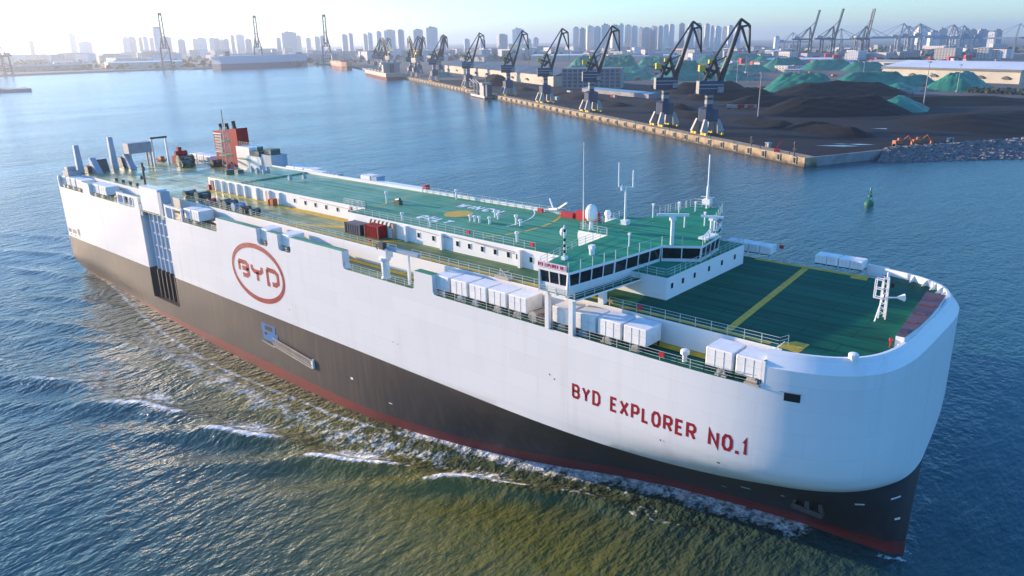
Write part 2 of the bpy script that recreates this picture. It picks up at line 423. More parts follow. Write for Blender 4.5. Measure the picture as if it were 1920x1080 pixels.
def make_water():
    xs = grid_lines(-150, 128, 0.6, 15000); ys = grid_lines(-112, 60, 0.6, 15000)
    X, Y = np.meshgrid(xs, ys, indexing='ij')
    Z = np.zeros_like(X); F = np.zeros_like(X); C = np.zeros_like(X)
    for (cx, cy, ang, hl, hw, A, fo) in CRESTS:
        t = rad(ang); ux, uy = math.cos(t), math.sin(t)
        u = (X-cx)*ux + (Y-cy)*uy; w = -(X-cx)*uy + (Y-cy)*ux     # w > 0 towards the hull
        w = w + 0.018*u*u*0.35 + 0.35*np.sin(u*0.45 + cx)
        e = np.exp(-(u/hl)**4)
        e2 = np.exp(-(u/(hl*2.2))**2)
        Z += A*e2*(np.exp(-(w/hw)**2) - 0.75*np.exp(-((w-2.6*hw)/(1.5*hw))**2) - 0.3*np.exp(-((w+2.4*hw)/(1.6*hw))**2))
        F = np.maximum(F, fo*e*np.exp(-((w-0.35*hw)/(0.42*hw))**2))
        F = np.maximum(F, 0.74*fo*np.exp(-(u/(hl*0.75))**2)*np.exp(-((w-1.9*hw)/(1.5*hw))**2))
        C += e2*np.exp(-((w-1.8*hw)/(2.4*hw))**2)
    b = hull_wl(X)
    inx = smoothstep(-104, -96, X)*(1-smoothstep(95, 98, X))
    for side in (-1, 1):
        d = side*Y - b                                # distance outside the waterline
        # water drops along the middle of the hull
        Z -= 1.15*np.exp(-((X+12)/32)**2)*np.exp(-(np.maximum(d,0)/7)**2)*(side*Y > 0)
        # white line of the old bow wave keeping off the hull
        off = np.interp(X, [-100,-85,-49,-36,-15,3,15,27,33,41], [0.3,0.4,3.4,4.8,5.4,3.8,3.0,1.9,1.1,0.7])
        band = np.exp(-((d-off)/np.interp(X,[-100,-50,0,30],[0.5,0.8,0.75,0.6]))**2)*smoothstep(-102,-80,X)*(1-smoothstep(30,46,X))
        F = np.maximum(F, 0.68*band)
        F = np.maximum(F, 0.53*np.exp(-((d-off-3.5)/4.5)**2)*smoothstep(-70,-30,X)*(1-smoothstep(35,60,X)))
        # spray lying against the fore part
        wd = np.interp(X, [20,40,60,75,86,90], [0.7,1.3,2.4,3.3,2.2,0.3])
        F = np.maximum(F, 0.74*np.exp(-(np.maximum(d-0.4*wd,0)/wd)**2)*(d > -1)*smoothstep(22,34,X)*(1-smoothstep(85,89.5,X)))
        F = np.maximum(F, 0.75*np.exp(-((X-84-0.35*(d-1.5))/2.0)**2)*np.exp(-((d-2.0)/2.0)**2)*(d > -0.5))
        F = np.maximum(F, 0.70*np.exp(-((X-95.5)/2.4)**2)*np.exp(-((d-0.9)/0.6)**2))
        C += 1.0*np.exp(-(np.maximum(d,0)/7)**2)*inx
        Z += 0.12*np.exp(-((X-88)/6)**2)*np.exp(-(np.maximum(d,0)/2.5)**2)*(side*Y > 0)
    # wake astern
    wk = (X < -99)*np.exp(-(np.abs(Y)/(17+0.06*(-99-X)))**4)
    F = np.maximum(F, 0.62*wk*np.exp(-np.maximum(-99-X,0)/140.0)); C += wk*np.exp(-np.maximum(-99-X,0)/250.0)
    # long low swell left on the far side by the ship
    t = rad(150); u = X*math.cos(t) + Y*math.sin(t)
    env = np.exp(-((X+250)/130)**2)*np.exp(-((Y-190)/70)**2)
    Z += 0.28*np.sin(u/3.1)*env
    # the river silt stirred up beside the ship
    S = 0.92*np.exp(-((X-64)/44)**2)*np.exp(-((Y+34)/28)**2) + 0.8*np.exp(-((X-4)/44)**2)*np.exp(-((Y+25)/10)**2)
    S = np.clip(S, 0, 0.95)
    n, k = X.shape
    me = bpy.data.meshes.new("sea_water")
    co = np.stack([X, Y, Z], -1).reshape(-1, 3).astype(np.float32)
    i = np.arange((n-1)*(k-1)); r = i // (k-1); c = i % (k-1)
    q = np.stack([r*k+c, (r+1)*k+c, (r+1)*k+c+1, r*k+c+1], -1).reshape(-1).astype(np.int32)
    me.vertices.add(len(co)); me.vertices.foreach_set("co", co.reshape(-1))
    me.loops.add(len(q)); me.loops.foreach_set("vertex_index", q)
    me.polygons.add(len(i)); me.polygons.foreach_set("loop_start", (np.arange(len(i))*4).astype(np.int32))
    me.update(calc_edges=True)
    me.polygons.foreach_set("use_smooth", np.ones(len(i), dtype=bool))
    for nm, arr in (("foam", F), ("churn", C), ("silt", S)):
        at = me.attributes.new(nm, 'FLOAT', 'POINT'); at.data.foreach_set("value", arr.reshape(-1).astype(np.float32))
    me.materials.append(water_material())
    o = bpy.data.objects.new("water", me); col.objects.link(o)
    return tag(o, "rippled blue harbour water with the ship's foaming wake", "water", kind="structure")
make_water()

# ---------------------------------------------------------------- the car carrier
ship = empty("car_carrier_ship", (0, 0, -0.294), 0,
             "huge white and grey car carrier with green deck, under way in the foreground", "ship")
ship.rotation_euler = (0, -0.008887, 0)
WD, MD, TD, HT, RIM = 23.8, 26.5, 29.2, 26.45, 27.3
XB = 86.0

def sup(x, x0, a, W, n):
    t = np.clip((np.asarray(x, float) - x0)/a, 0, 1)
    return W*np.power(np.maximum(1 - t**n, 0), 1.0/n)
def hb(x, z):
    """half breadth of the hull at station x, height z"""
    x = float(x)
    wl = float(hull_wl(x)); up = float(sup(x, 68, 28.3, 19, 4.3)); kn = float(sup(x, 50, 46.3, 19, 2.45))
    if z <= 0: return wl
    if x < 0:
        t = min(z/6.0, 1.0); return wl + (19 - wl)*t*t*(3-2*t)
    if z < 11: return wl + (kn - wl)*(z/11.0)**1.2
    t = min((z - 11)/4.5, 1.0)
    return kn + (up - kn)*t*(2 - t)

st = list(np.arange(-100, -52, 6)) + [-52, -39.7] + list(np.arange(-34, 20, 6)) + list(np.arange(20, 60, 2.0)) + list(np.arange(60, 85.5, 1.0)) + [XB] \
     + list(np.arange(87, 92, 1.0)) + list(np.arange(92, 95.5, 0.5)) + [95.5, 95.7, 95.9, 96.05, 96.15, 96.23, 96.28, 96.3]
lv = [-5, -1, 0, 0.7, 1.35, 2, 3, 4.5, 6, 7, 8, 9, 10, 11, 12, 13, 14, 15.5, 18, 21, WD]
def build_hull():
    mb = MB()
    nz = len(lv)
    for side in (-1, 1):
        o = len(mb.v)
        for x in st:
            for z in lv:
                mb.v.append((x, side*hb(x, z), z))
        for i in range(len(st)-1):
            for j in range(nz-1):
                xm = (st[i]+st[i+1])/2; zm = (lv[j]+lv[j+1])/2
                if side < 0 and -52 < xm < -39.7 and zm > 4.5: continue
                a, b, c, d = o+i*nz+j, o+(i+1)*nz+j, o+(i+1)*nz+j+1, o+i*nz+j+1
                mb.f.append((a, b, c, d) if side < 0 else (a, d, c, b))
                mb.m.append(0 if zm < 1.35 else (1 if zm < 11 else 2))
    # transom
    for j in range(nz-1):
        z0, z1 = lv[j], lv[j+1]; zm = (z0+z1)/2
        mb.add([(-100,-hb(-100,z0),z0),(-100,hb(-100,z0),z0),(-100,hb(-100,z1),z1),(-100,-hb(-100,z1),z1)], [(3,2,1,0)],
               0 if zm < 1 else (1 if zm < 11 else 2))
    # recess for the side ramp
    for z0, z1, mm in ((4.5, 11, 1), (11, WD, 2)):
        mb.add([(-52,-19,z0),(-52,-16.6,z0),(-52,-16.6,z1),(-52,-19,z1)], [(0,1,2,3)], mm)
        mb.add([(-39.7,-19,z0),(-39.7,-16.6,z0),(-39.7,-16.6,z1),(-39.7,-19,z1)], [(3,2,1,0)], mm)
        mb.add([(-52,-16.6,z0),(-39.7,-16.6,z0),(-39.7,-16.6,z1),(-52,-16.6,z1)], [(0,1,2,3)], mm)
    mb.add([(-52,-19,4.5),(-39.7,-19,4.5),(-39.7,-16.6,4.5),(-52,-16.6,4.5)], [(0,1,2,3)], 1)
    return mb.build("hull", [M['boot_red'], M['hull_grey'], M['hull_white']], ship, smooth=True)
hull = build_hull()
hull["label"] = "hull with white topsides, dark grey lower side and dull red boot top"

def plan(off, n=60, x0=XB):
    """bow outline at the rim, offset inwards by off: from starboard to port"""
    pts = []
    k = np.sin(np.linspace(-math.pi/2, math.pi/2, n))
    for q in k:
        y = 19.0*q
        x = 68 + 28.3*(max(0, 1-abs(q)**4.3))**(1/4.3)
        pts.append((x, y))
    pts = [p for p in pts if p[0] >= x0-0.01]
    yb = float(sup(x0, 68, 28.3, 19, 4.3))
    pts = [(x0, -yb)] + pts + [(x0, yb)]
    if off == 0: return pts
    out = []
    for i, (x, y) in enumerate(pts):
        a = pts[max(i-1, 0)]; b = pts[min(i+1, len(pts)-1)]
        tx, ty = b[0]-a[0], b[1]-a[1]; L = math.hypot(tx, ty) or 1
        nx, ny = -ty/L, tx/L
        out.append((x + nx*off, y + ny*off))
    return out
P0, P1, P2 = plan(0), plan(1.05), plan(1.35)
# bow bulwark: upright strake, sloping band, inner face
mb = MB(); n = len(P0)
rings = [[(x, y, WD) for x, y in P0], [(x, y, 25.95) for x, y in P0], [(x, y, RIM) for x, y in P1], [(x, y, RIM) for x, y in P2], [(x, y, MD) for x, y in P2]]
for r in rings: mb.v.extend(r)
for r in range(len(rings)-1):
    for i in range(n-1):
        mb.f.append((r*n+i, r*n+i+1, (r+1)*n+i+1, (r+1)*n+i)); mb.m.append(0)
for e in (0, n-1):
    mb.f.append(tuple(r*n+e for r in range(5))); mb.m.append(0)
bow_bulwark = mb.build("bow_bulwark", M['hull_white'], ship, smooth=True)
# stays along the inside of the bulwark
bm_ = MB(); bm_.xprism([(0,0),(0.75,0),(0.10,0.72),(0,0.72)], -0.05, 0.05)
stay0 = None
for k in range(3, n-3):
    x, y = P2[k]
    a, b = P2[k-1], P2[k+1]
    if k % 2 == 0 and abs(b[1]-a[1]) < 3.0: continue
    ang = math.atan2((b[0]-a[0]), -(b[1]-a[1]))
    if stay0 is None:
        stay0 = bm_.build("bulwark_stay", M['white'], bow_bulwark); o = stay0
    else: o = share(stay0, "bulwark_stay", bow_bulwark)
    o.location = (x, y, MD+0.01); o.rotation_euler = (0, 0, ang + math.pi + math.pi)
    t = Vector((b[0]-a[0], b[1]-a[1])); nrm = Vector((-t.y, t.x)).normalized()
    o.rotation_euler = (0, 0, math.atan2(nrm.y, nrm.x))

# decks
mb = MB()
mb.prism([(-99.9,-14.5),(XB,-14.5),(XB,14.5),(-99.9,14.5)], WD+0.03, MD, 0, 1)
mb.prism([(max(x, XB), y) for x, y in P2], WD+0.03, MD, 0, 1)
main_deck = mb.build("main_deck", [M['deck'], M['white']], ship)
main_deck["label"] = "green weather deck with yellow guide lines"
for s in (-1, 1):
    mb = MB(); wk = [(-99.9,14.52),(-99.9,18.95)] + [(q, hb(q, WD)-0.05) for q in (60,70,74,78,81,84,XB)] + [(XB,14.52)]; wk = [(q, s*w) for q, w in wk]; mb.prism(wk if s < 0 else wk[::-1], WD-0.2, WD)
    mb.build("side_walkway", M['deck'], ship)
    mb = MB(); mb.box((-99.9, s*14.56, WD+0.004), (XB, s*15.7, WD+0.03)); mb.build("yellow_stripe", M['yellow'], ship)
# bulwark blocks between the side openings
SOL = [(-100,-99.45),(-83.7,-79.4),(-63.3,-62.75),(-54.2,-52.05),(-39.65,-38.9),(-18.3,-4.2),(-0.9,2.4),(6.1,20.3),(36.6,40.3),(85.8,86.02)]
def block(x0, x1, s, top=HT):
    r = 0.55
    w = x1 - x0
    arc = [(r*(1-math.sin(t)), r*(1-math.cos(t))) for t in np.linspace(0, math.pi/2, 6)]
    left = [(x0 - dx, WD + dz) for dx, dz in arc] if x0 > -99.9 else [(x0, WD)]
    right = [(x1 + dx, WD + dz) for dx, dz in arc] if x1 < 85.9 else [(x1, WD)]
    poly = [left[0]] + [right[0]] + right[1:] + [(x1, top), (x0, top)] + left[::-1][:-1]
    mb = MB()
    ye = hb((x0+x1)/2, WD); y0, y1 = (-ye, -17.75) if s < 0 else (17.75, ye)
    mb.xprism(poly, y0, y1, 0)
    mb.box((x0+0.03, y0+0.06, top+0.001), (x1-0.03, y1-0.03, top+0.03), 1)
    return mb.build("bulwark_block", [M['hull_white'], M['deck2']], ship)
for s in (-1, 1):
    for x0, x1 in SOL: block(x0, x1, s)
# framed openings just aft of the ramp
mb = MB(); mb.box((-62.75,-19,25.9),(-54.2,-18.6,26.35)); mb.box((-62.75,-18.98,24.0),(-54.2,-18.62,24.12))
for x in (-60.0,-57.2,-55.4): mb.box((x,-18.98,WD),(x+0.35,-18.62,25.95))
mb.build("opening_frame", M['hull_white'], ship)
mb = MB(); mb.box((-38.9,-19,25.9),(-32.2,-18.6,26.3)); mb.box((-36.4,-18.98,WD),(-36.0,-18.62,25.95)); mb.box((-32.6,-18.98,WD),(-32.2,-18.62,26.0))
mb.build("opening_frame", M['hull_white'], ship)

def rail(pts, h=1.05, gap=1.9, r=0.024, name="railing", m=None, parent=None, bars=3, pr=None):
    mb = MB(); pr = pr or r*1.1
    for (p, q) in zip(pts[:-1], pts[1:]):
        p = Vector(p); q = Vector(q); L = (q-p).length; k = max(1, round(L/gap))
        for i in range(k+1):
            c = p + (q-p)*(i/k)
            mb.beam(c, c+Vector((0,0,h)), pr*2.2)
        for j in range(bars):
            z = h*(j+1)/bars
            mb.beam(p+Vector((0,0,z)), q+Vector((0,0,z)), r*1.6)
    return mb.build(name, m or M['rail'], parent or ship)
for x0, x1 in ((-99,-84),(-79,-63.4),(-32,-18.7),(20.6,36.3),(40.6,59.6),(60.7,63.2),(64.1,85.6)):
    qs = [x0] + [q for q in (68,73,77,80,83) if x0 < q < x1] + [x1]; rail([(q,-(hb(q,WD)-0.15),WD) for q in qs], 1.0)
rail([(64,18.85,WD),(85.6,18.85,WD)], 1.0)
rail([(-14,-14.35,MD),(27.5,-14.35,MD)]); rail([(31,-14.35,MD),(58,-14.35,MD)])
rail([(65.5,-14.35,MD),(85.6,-14.35,MD),(86.0,-13.2,MD)])
rail([(-62,-14.35,MD),(-53,-14.35,MD)]); rail([(-39,-14.35,MD),(-16,-14.35,MD)])
rail([(9,-8.65,TD),(49.5,-8.65,TD)]); rail([(6,10.7,TD),(47,10.7,TD)]); rail([(-47,-4.85,TD),(-25,-4.85,TD)])
rail([(2,-4.85,TD),(8,-4.85,TD),(8.3,-8.4,TD)])
rail([(-60,14.3,MD),(64,14.3,MD)], gap=2.2)
rail([(-90,14.3,MD),(-85,14.3,MD)])
rail([(-99.6,-14,MD),(-99.6,14,MD)])
rail([(71.5,14.35,MD),(76.5,14.35,MD)])

# yellow and white deck markings
def sheet(poly, z, m, name, lift=0.02):
    mb = MB(); mb.prism(poly, z+0.002, z+lift); return mb.build(name, m, ship)
def strip(p, q, w, z, m, name):
    p = Vector(p); q = Vector(q); d = (q-p).normalized(); a = Vector((-d.y, d.x))*w/2
    return sheet([tuple(p-a), tuple(q-a), tuple(q+a), tuple(p+a)], z, m, name)
strip((65,-13.7),(84.5,-13.7),0.7,MD,M['yellow'],"deck_marking")
strip((69.9,14.2),(84.0,14.4),0.8,MD,M['yellow'],"deck_marking")
strip((79.6,-13.2),(77.0,13.7),0.8,MD,M['yellow'],"deck_marking")
sheet([(85.3,-14.2),(87.6,-14.6),(87.6,-11.8),(86.2,-11.8),(85.3,-13.2)],MD,M['yellow'],"deck_marking")
sheet([(82.6,14.9),(84.6,14.9),(84.9,13.0),(82.9,13.0)],MD,M['yellow'],"deck_marking",0.03)
strip((-14,-13.8),(58,-13.8),0.8,MD,M['yellow'],"deck_marking")
strip((-64.6,-14),(-65.2,4),0.35,MD,M['yellow'],"deck_marking")
strip((-63.8,-5.0),(-48,-5.3),0.45,MD,M['yellow'],"deck_marking")
strip((-47,-5.7),(-14,-5.7),0.8,MD,M['yellow'],"deck_marking")
strip((-15,-6.0),(8,-6.0),1.6,MD,M['yellow'],"deck_marking")
strip((-2,-13.6),(8,-8.9),1.4,MD,M['yellow'],"deck_marking")
strip((19,-13.4),(22.5,-9.2),0.7,MD,M['yellow'],"deck_marking")
strip((65,-13),(58,-13.2),0.6,MD,M['yellow'],"deck_marking")
strip((9.2,-4.0),(5.8,7.5),0.35,TD,M['yellow'],"deck_marking")
strip((66.5,13.5),(66.5,9.5),0.6,MD,M['yellow'],"deck_marking")
CX, CY = 24.7, 1.2
sheet([(CX+2.4*math.cos(t), CY+2.4*math.sin(t)) for t in np.linspace(0, 2*math.pi, 40)[:-1]], TD, M['yellow'], "yellow_circle", 0.03)
def arc_band(r, w, a0, a1, m, name, n=10):
    t = np.linspace(rad(a0), rad(a1), n)
    return sheet([(CX+(r+w/2)*math.cos(q), CY+(r+w/2)*math.sin(q)) for q in t] + [(CX+(r-w/2)*math.cos(q), CY+(r-w/2)*math.sin(q)) for q in t[::-1]], TD, m, name)
arc_band(12.4, 0.22, -8, 52, M['mark_white'], "white_arc", 18)
for a0 in (-32, -20, -8, 4, 16, 26): arc_band(16.7, 0.5, a0, a0+(9 if a0 < 20 else 5), M['yellow'], "yellow_dash", 8)

# ---- stroke lettering
GL = {
 'A': [[(0,0),(0,.75),(.25,1),(.75,1),(1,.75),(1,0)],[(0,.42),(1,.42)]],
 'B': [[(0,0),(0,1),(.72,1),(.95,.85),(.95,.65),(.78,.52),(0,.52)],[(.78,.52),(1,.36),(1,.16),(.78,0),(0,0)]],
 'Y': [[(0,1),(.5,.48),(1,1)],[(.5,.48),(.5,0)]],
 'D': [[(0,0),(0,1),(.7,1),(1,.75),(1,.25),(.7,0),(0,0)]],
 'E': [[(1,1),(0,1),(0,0),(1,0)],[(0,.52),(.85,.52)]],
 'X': [[(0,1),(1,0)],[(0,0),(1,1)]],
 'P': [[(0,0),(0,1),(.75,1),(1,.86),(1,.6),(.75,.44),(0,.44)]],
 'L': [[(0,1),(0,0),(1,0)]],
 'O': [[(.28,0),(0,.25),(0,.75),(.28,1),(.72,1),(1,.75),(1,.25),(.72,0),(.28,0)]],
 'R': [[(0,0),(0,1),(.75,1),(1,.86),(1,.62),(.75,.46),(0,.46)],[(.5,.46),(1,0)]],
 'N': [[(0,0),(0,1),(1,0),(1,1)]],
 '.': [[(0,0),(0.01,0)]],
 '1': [[(0.05,.78),(.45,1),(.45,0)]],
 'W': [[(0,1),(.25,0),(.5,.75),(.75,0),(1,1)]],
 'I': [[(0,0),(0,1)]],
 'C': [[(1,.8),(.75,1),(.25,1),(0,.75),(0,.25),(.25,0),(.75,0),(1,.2)]],
 'H': [[(0,0),(0,1)],[(1,0),(1,1)],[(0,.5),(1,.5)]],
}
def stroke_poly(path, th):
    """mitred ribbon along a 2-D path -> list of quads"""
    P = [Vector(p) for p in path]; n = len(P); closed = (P[0]-P[-1]).length < 1e-6 and n > 2
    quads = []
    def nrm(a, b):
        d = (b-a).normalized(); return Vector((-d.y, d.x))
    offs = []
    m = n-1 if closed else n
    for i in range(n):
        if closed:
            a = nrm(P[(i-1) % m], P[i % m]); b = nrm(P[i % m], P[(i+1) % m])
        else:
            a = nrm(P[i-1], P[i]) if i > 0 else nrm(P[0], P[1])
            b = nrm(P[i], P[i+1]) if i < n-1 else nrm(P[-2], P[-1])
        s = a + b
        if s.length < 1e-3: s = a.copy()
        s.normalize(); k = max(0.35, s.dot(a)); offs.append(s*(th/2/k))
    for i in range(n-1):
        a, b = P[i].copy(), P[i+1].copy()
        if not closed:
            d = (b-a).normalized()
            if i == 0 and n > 1: a = a - d*th*0.5*(0 if False else 1)*0.0
        quads.append((a-offs[i], b-offs[i+1], b+offs[i+1], a+offs[i]))
    return quads
def glyph_mesh(ch, w, h, th, to3d, m, name, parent, sub=3):
    mb = MB()
    for path in GL[ch]:
        pts = []
        for (px, py) in path:
            pts.append((th/2 + px*(w-th), th/2 + py*(h-th)))
        if ch == '.': pts = [(0, th*0.55), (th*1.1, th*0.55)]
        for qd in stroke_poly(pts, th if ch != '.' else th*1.1):
            a, b, c, d = qd
            for k in range(sub):
                t0, t1 = k/sub, (k+1)/sub
                vs = [a.lerp(b,t0), a.lerp(b,t1), d.lerp(c,t1), d.lerp(c,t0)]
                top = [to3d(v.x, v.y, 0.03) for v in vs]; bot = [to3d(v.x, v.y, -0.02) for v in vs]
                mb.add(top+bot, [(0,1,2,3),(7,6,5,4),(0,4,5,1),(1,5,6,2),(2,6,7,3),(3,7,4,0)])
    return mb.build(name, m, parent)
# ship's name on the starboard bow
name_w = {'B':1.15,'Y':1.2,'D':1.15,'E':1.0,'X':1.2,'P':1.1,'L':0.95,'O':1.15,'R':1.15,'N':1.2,'.':0.35,'1':0.75,' ':0.75}
txt = "BYD EXPLORER NO.1"
tot = sum(name_w[c]+0.28 for c in txt)
kx = (85.5-63.7)/tot
x = 63.7
for ch in txt:
    w = name_w[ch]*kx
    if ch != ' ':
        def to3(u, v, off, x=x):
            xx = x+u; zz = 16.05+v
            return (xx, -(hb(xx, zz)+0.014+off*0.1), zz)
        glyph_mesh(ch, w, 1.85, 0.33, to3, M['red_letter'], "letter", ship)
    x += w+0.28*kx
# round emblem amidships
lx, lz = -5.55, 18.3
mb = MB(); K = 72
for k in range(K):
    vs = []
    for q in (k, k+1):
        t = 2*math.pi*q/K
        vs.append((lx+8.75*math.cos(t), lz+5.35*math.sin(t)))
        vs.append((lx+8.0*math.cos(t), lz+4.45*math.sin(t)))
    a, b, c, d = vs[0], vs[1], vs[3], vs[2]
    top = [(p[0], -19.03, p[1]) for p in (a,b,c,d)]
    mb.add(top, [(0,1,2,3)])
mb.build("emblem_ring", M['red_letter'], ship)
def flat(x0, z0): return lambda u, v, off: (x0+u, -19.014-off*0.1, z0+v)
EM = {'B': [[(0,1),(.78,1),(1,.84),(1,.66),(.8,.53),(.32,.53)],[(.8,.53),(1,.38),(1,.16),(.8,0),(.32,0)],[(0.02,1),(.02,.30)]],
      'Y': [[(0,1),(0,.72),(.2,.55),(.8,.55),(1,.72),(1,1)],[(.5,.55),(.5,-.12)]],
      'D': [[(0,1),(.75,1),(1,.8),(1,.2),(.75,0),(.42,0)],[(0.02,1),(0.02,-.08),(.2,-.08)]]}
_sv = dict(GL); GL.update(EM)
for ch, x0, w in (('B',-12.1,3.9),('Y',-7.6,4.1),('D',-2.7,4.2)):
    glyph_mesh(ch, w, 3.25, 0.84, flat(x0,16.75), M['red_letter'], "emblem_letter", ship)
GL.clear(); GL.update(_sv)
# WINCH ONLY on the upper deck, read from the starboard side
def on_deck(x0, y0): return lambda u, v, off: (x0+u, y0+v, TD+0.012+off)
def deck_text(t, x0, x1, y0, h, wd):
    ws = [wd.get(c, 1.0) for c in t]; k = (x1-x0)/sum(w+0.35 for w in ws); x = x0
    for c, w in zip(t, ws):
        glyph_mesh(c, max(w*k, 0.54), h, 0.52, on_deck(x, y0), M['mark_white'], "deck_letter", ship); x += (w+0.35)*k
deck_text("ONLY", 20.9, 28.9, -5.0, 2.3, {})
deck_text("WINCH", 19.6, 30.2, 5.2, 2.3, {'I': 0.2, 'W': 1.25})

# ---- deckhouse
def house(name, x0, x1, y0, y1, z0=MD, z1=TD, top='deck2'):
    mb = MB(); mb.prism([(x0,y0),(x1,y0),(x1,y1),(x0,y1)], z0, z1, 1, 0); return mb.build(name, [M['white'], M[top]], ship)
dh_a = house("deckhouse", -48, 8.2, -5.0, 11.0)
dh_f = house("deckhouse", 8.2, 69.6, -8.8, 10.9)
mb = MB(); mb.box((-33.5,-5.02,TD),(-48,11,TD+0.28)); mb.build("roof_step", M['deck2'], ship)
# coamings
mb = MB(); mb.box((-47.9,10.75,TD),(5,11.05,TD+0.55)); mb.box((5,10.8,TD),(48,11.1,TD+0.5)); mb.build("roof_coaming", M['white'], ship)
mb = MB(); mb.box((8.2,-8.83,TD-0.22),(69.6,-8.72,TD-0.12)); mb.box((8.2,-8.83,27.15),(69.6,-8.78,27.22)); mb.box((-48,-5.04,27.15),(8.2,-4.98,27.22))
mb.build("wall_moulding", M['white'], ship)
# square windows, frame and pane
wf = MB(); wf.box((-0.36,-0.03,-0.45),(0.36,0.05,0.45)); wp = MB(); wp.box((-0.27,-0.045,-0.36),(0.27,-0.02,0.36))
W0 = None
def window(x, y, z, parent, rz=0, s=(1,1,1)):
    global W0
    if W0 is None:
        a = wf.build("window", M['white'], parent); b = wp.build("pane", M['glass'], a); W0 = (a, b)
    else:
        a = share(W0[0], "window", parent); b = share(W0[1], "pane", a)
    a.location = (x,y,z); a.rotation_euler = (0,0,rz); a.scale = s
for x in (26.2,29.55,34.75,37.2,39.8,42.3,44.8,46.5,48.9): window(x,-8.83,27.85,dh_f)
for x in (-13.9,-10.3,-7.0,-3.6,-0.1,3.4): window(x,-5.03,27.9,dh_a)
for y in (-7.7,-5.2,-2.4,1.2,4.6,8.2): window(69.63,y,28.05,dh_f,rad(90),(0.9,1,0.9))
window(64.5,-8.83,28.0,dh_f,0,(1.3,1,1))
# buttresses and ventilator casings on the side wall
for x in (23.3,31.4,46.9,52.5):
    mb = MB(); mb.box((x,-9.35,MD),(x+0.45,-8.8,TD-0.25)); mb.build("buttress", M['white'], ship)
for x in (-44.5,-41.5,-38.5,-35.2,-32.0,-27.5,-22.8,-19.0):
    mb = MB(); mb.box((x,-5.5,MD),(x+0.4,-5.0,TD-0.25)); mb.build("buttress", M['white'], ship)
mb = MB(); mb.box((-46.6,-5.35,MD),(-45.2,-5.0,28.6)); mb.build("wall_door", M['brown'], ship)
mb = MB(); mb.box((-24.0,-5.3,MD),(-23.2,-5.0,28.7)); mb.build("wall_door", M['tan'], ship)
mb = MB(); mb.box((-20.3,-6.6,MD),(-19.2,-5.6,27.8)); mb.build("hose_box", M['orange'], ship)
mb = MB(); mb.lathe((-21.2,-6.2,MD),[(0.3,0),(0.3,0.9),(0.15,1.05)],10); mb.build("gas_bottle", M['red2'], ship)
mb = MB(); mb.box((-47.6,-5.6,MD),(-46.9,-5.05,27.6)); mb.build("hose_box", M['red2'], ship)
for x0, x1, z in ((-12,9-2,28.75),(24.5,33,28.8),(33.5,46,28.85),(38.5,46,28.6)):
    mb = MB(); y = -8.95 if x0 > 8 else -5.12
    mb.cyl((x0,y,z),(x1,y,z-0.35),0.05,6); mb.build("wall_pipe", M['steel'], ship)
# striped roller door with a dark gap
mb = MB(); mb.box((14.3,-9.05,MD),(20.3,-8.82,28.2)); mb.build("door_opening", M['black'], ship)
for k in range(12):
    x = 14.1+k*0.5
    mb = MB(); mb.xprism([(x,28.2),(x+0.5,28.2),(x+0.9,28.95),(x+0.4,28.95)],-9.3,-9.06); mb.build("hazard_stripe", M['black' if k % 2 else 'mark_white'], ship)
mb = MB(); mb.box((20.4,-9.4,MD),(20.8,-8.8,28.9)); mb.build("door_post", M['tan'], ship)
mb = MB(); mb.box((15.2,-8.81-0.35,MD),(20.2,-9.1,28.15)); mb.build("roller_door", M['white'], ship)

# ---- bridge
RZ, FZ = 31.3, 28.55
ROOF = [(63.6,-19.6),(64.6,-12.0),(65.4,-3.2),(69.5,-0.5),(68.6,6.0),(65.4,9.6),(61.6,20.4),(56.9,20.4),(55.6,12.0),(55.3,8.0),(52.4,8.0),(52.4,-3.1),(57.1,-3.1),(57.6,-10.2),(59.4,-19.6)]
mb = MB(); mb.prism(ROOF, RZ-0.28, RZ, 1, 0)
roof = mb.build("bridge_roof", [M['white'], M['deck2']], ship)
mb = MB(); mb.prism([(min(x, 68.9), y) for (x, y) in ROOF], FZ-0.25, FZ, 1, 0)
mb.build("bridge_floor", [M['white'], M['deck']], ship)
bridge = empty("bridge_wall"); bridge.parent = ship
def pane_wall(p, q, n, lean=0.25):
    p = Vector((p[0],p[1])); q = Vector((q[0],q[1])); d = (q-p); L = d.length; d.normalize(); nr = Vector((d.y,-d.x))
    def pt(u, z, off):
        c = p + d*u + nr*(off - lean*(RZ-z)/(RZ-FZ)); return (c.x, c.y, z)
    def slab(mb, u0, u1, z0, z1, o0, o1):
        vs = [pt(u0,z0,o0),pt(u1,z0,o0),pt(u1,z1,o0),pt(u0,z1,o0),pt(u0,z0,o1),pt(u1,z0,o1),pt(u1,z1,o1),pt(u0,z1,o1)]
        mb.add(vs, [(0,1,2,3),(7,6,5,4),(0,4,5,1),(1,5,6,2),(2,6,7,3),(3,7,4,0)])
    mb = MB(); slab(mb, 0, L, FZ, 29.58, -0.02, -0.22); slab(mb, 0, L, 30.96, RZ-0.28, -0.02, -0.22)
    w = L/n
    for k in range(n+1):
        u = min(max(k*w, 0.06), L-0.06); slab(mb, u-0.06, u+0.06, 29.58, 30.96, -0.02, -0.22)
    a = mb.build("window_wall", M['white'], ship)
    for k in range(n):
        g = MB(); slab(g, k*w+0.06, (k+1)*w-0.06, 29.58, 30.96, -0.10, -0.15); g.build("pane", M['glass'], a)
bpy.data.objects.remove(bridge)
pane_wall(ROOF[14], ROOF[0], 3); pane_wall(ROOF[0], ROOF[1], 4); pane_wall(ROOF[1], ROOF[2], 4); pane_wall(ROOF[2], ROOF[3], 2)
pane_wall(ROOF[3], ROOF[4], 4); pane_wall(ROOF[4], ROOF[5], 2); pane_wall(ROOF[5], ROOF[6], 5); pane_wall(ROOF[6], ROOF[7], 3)
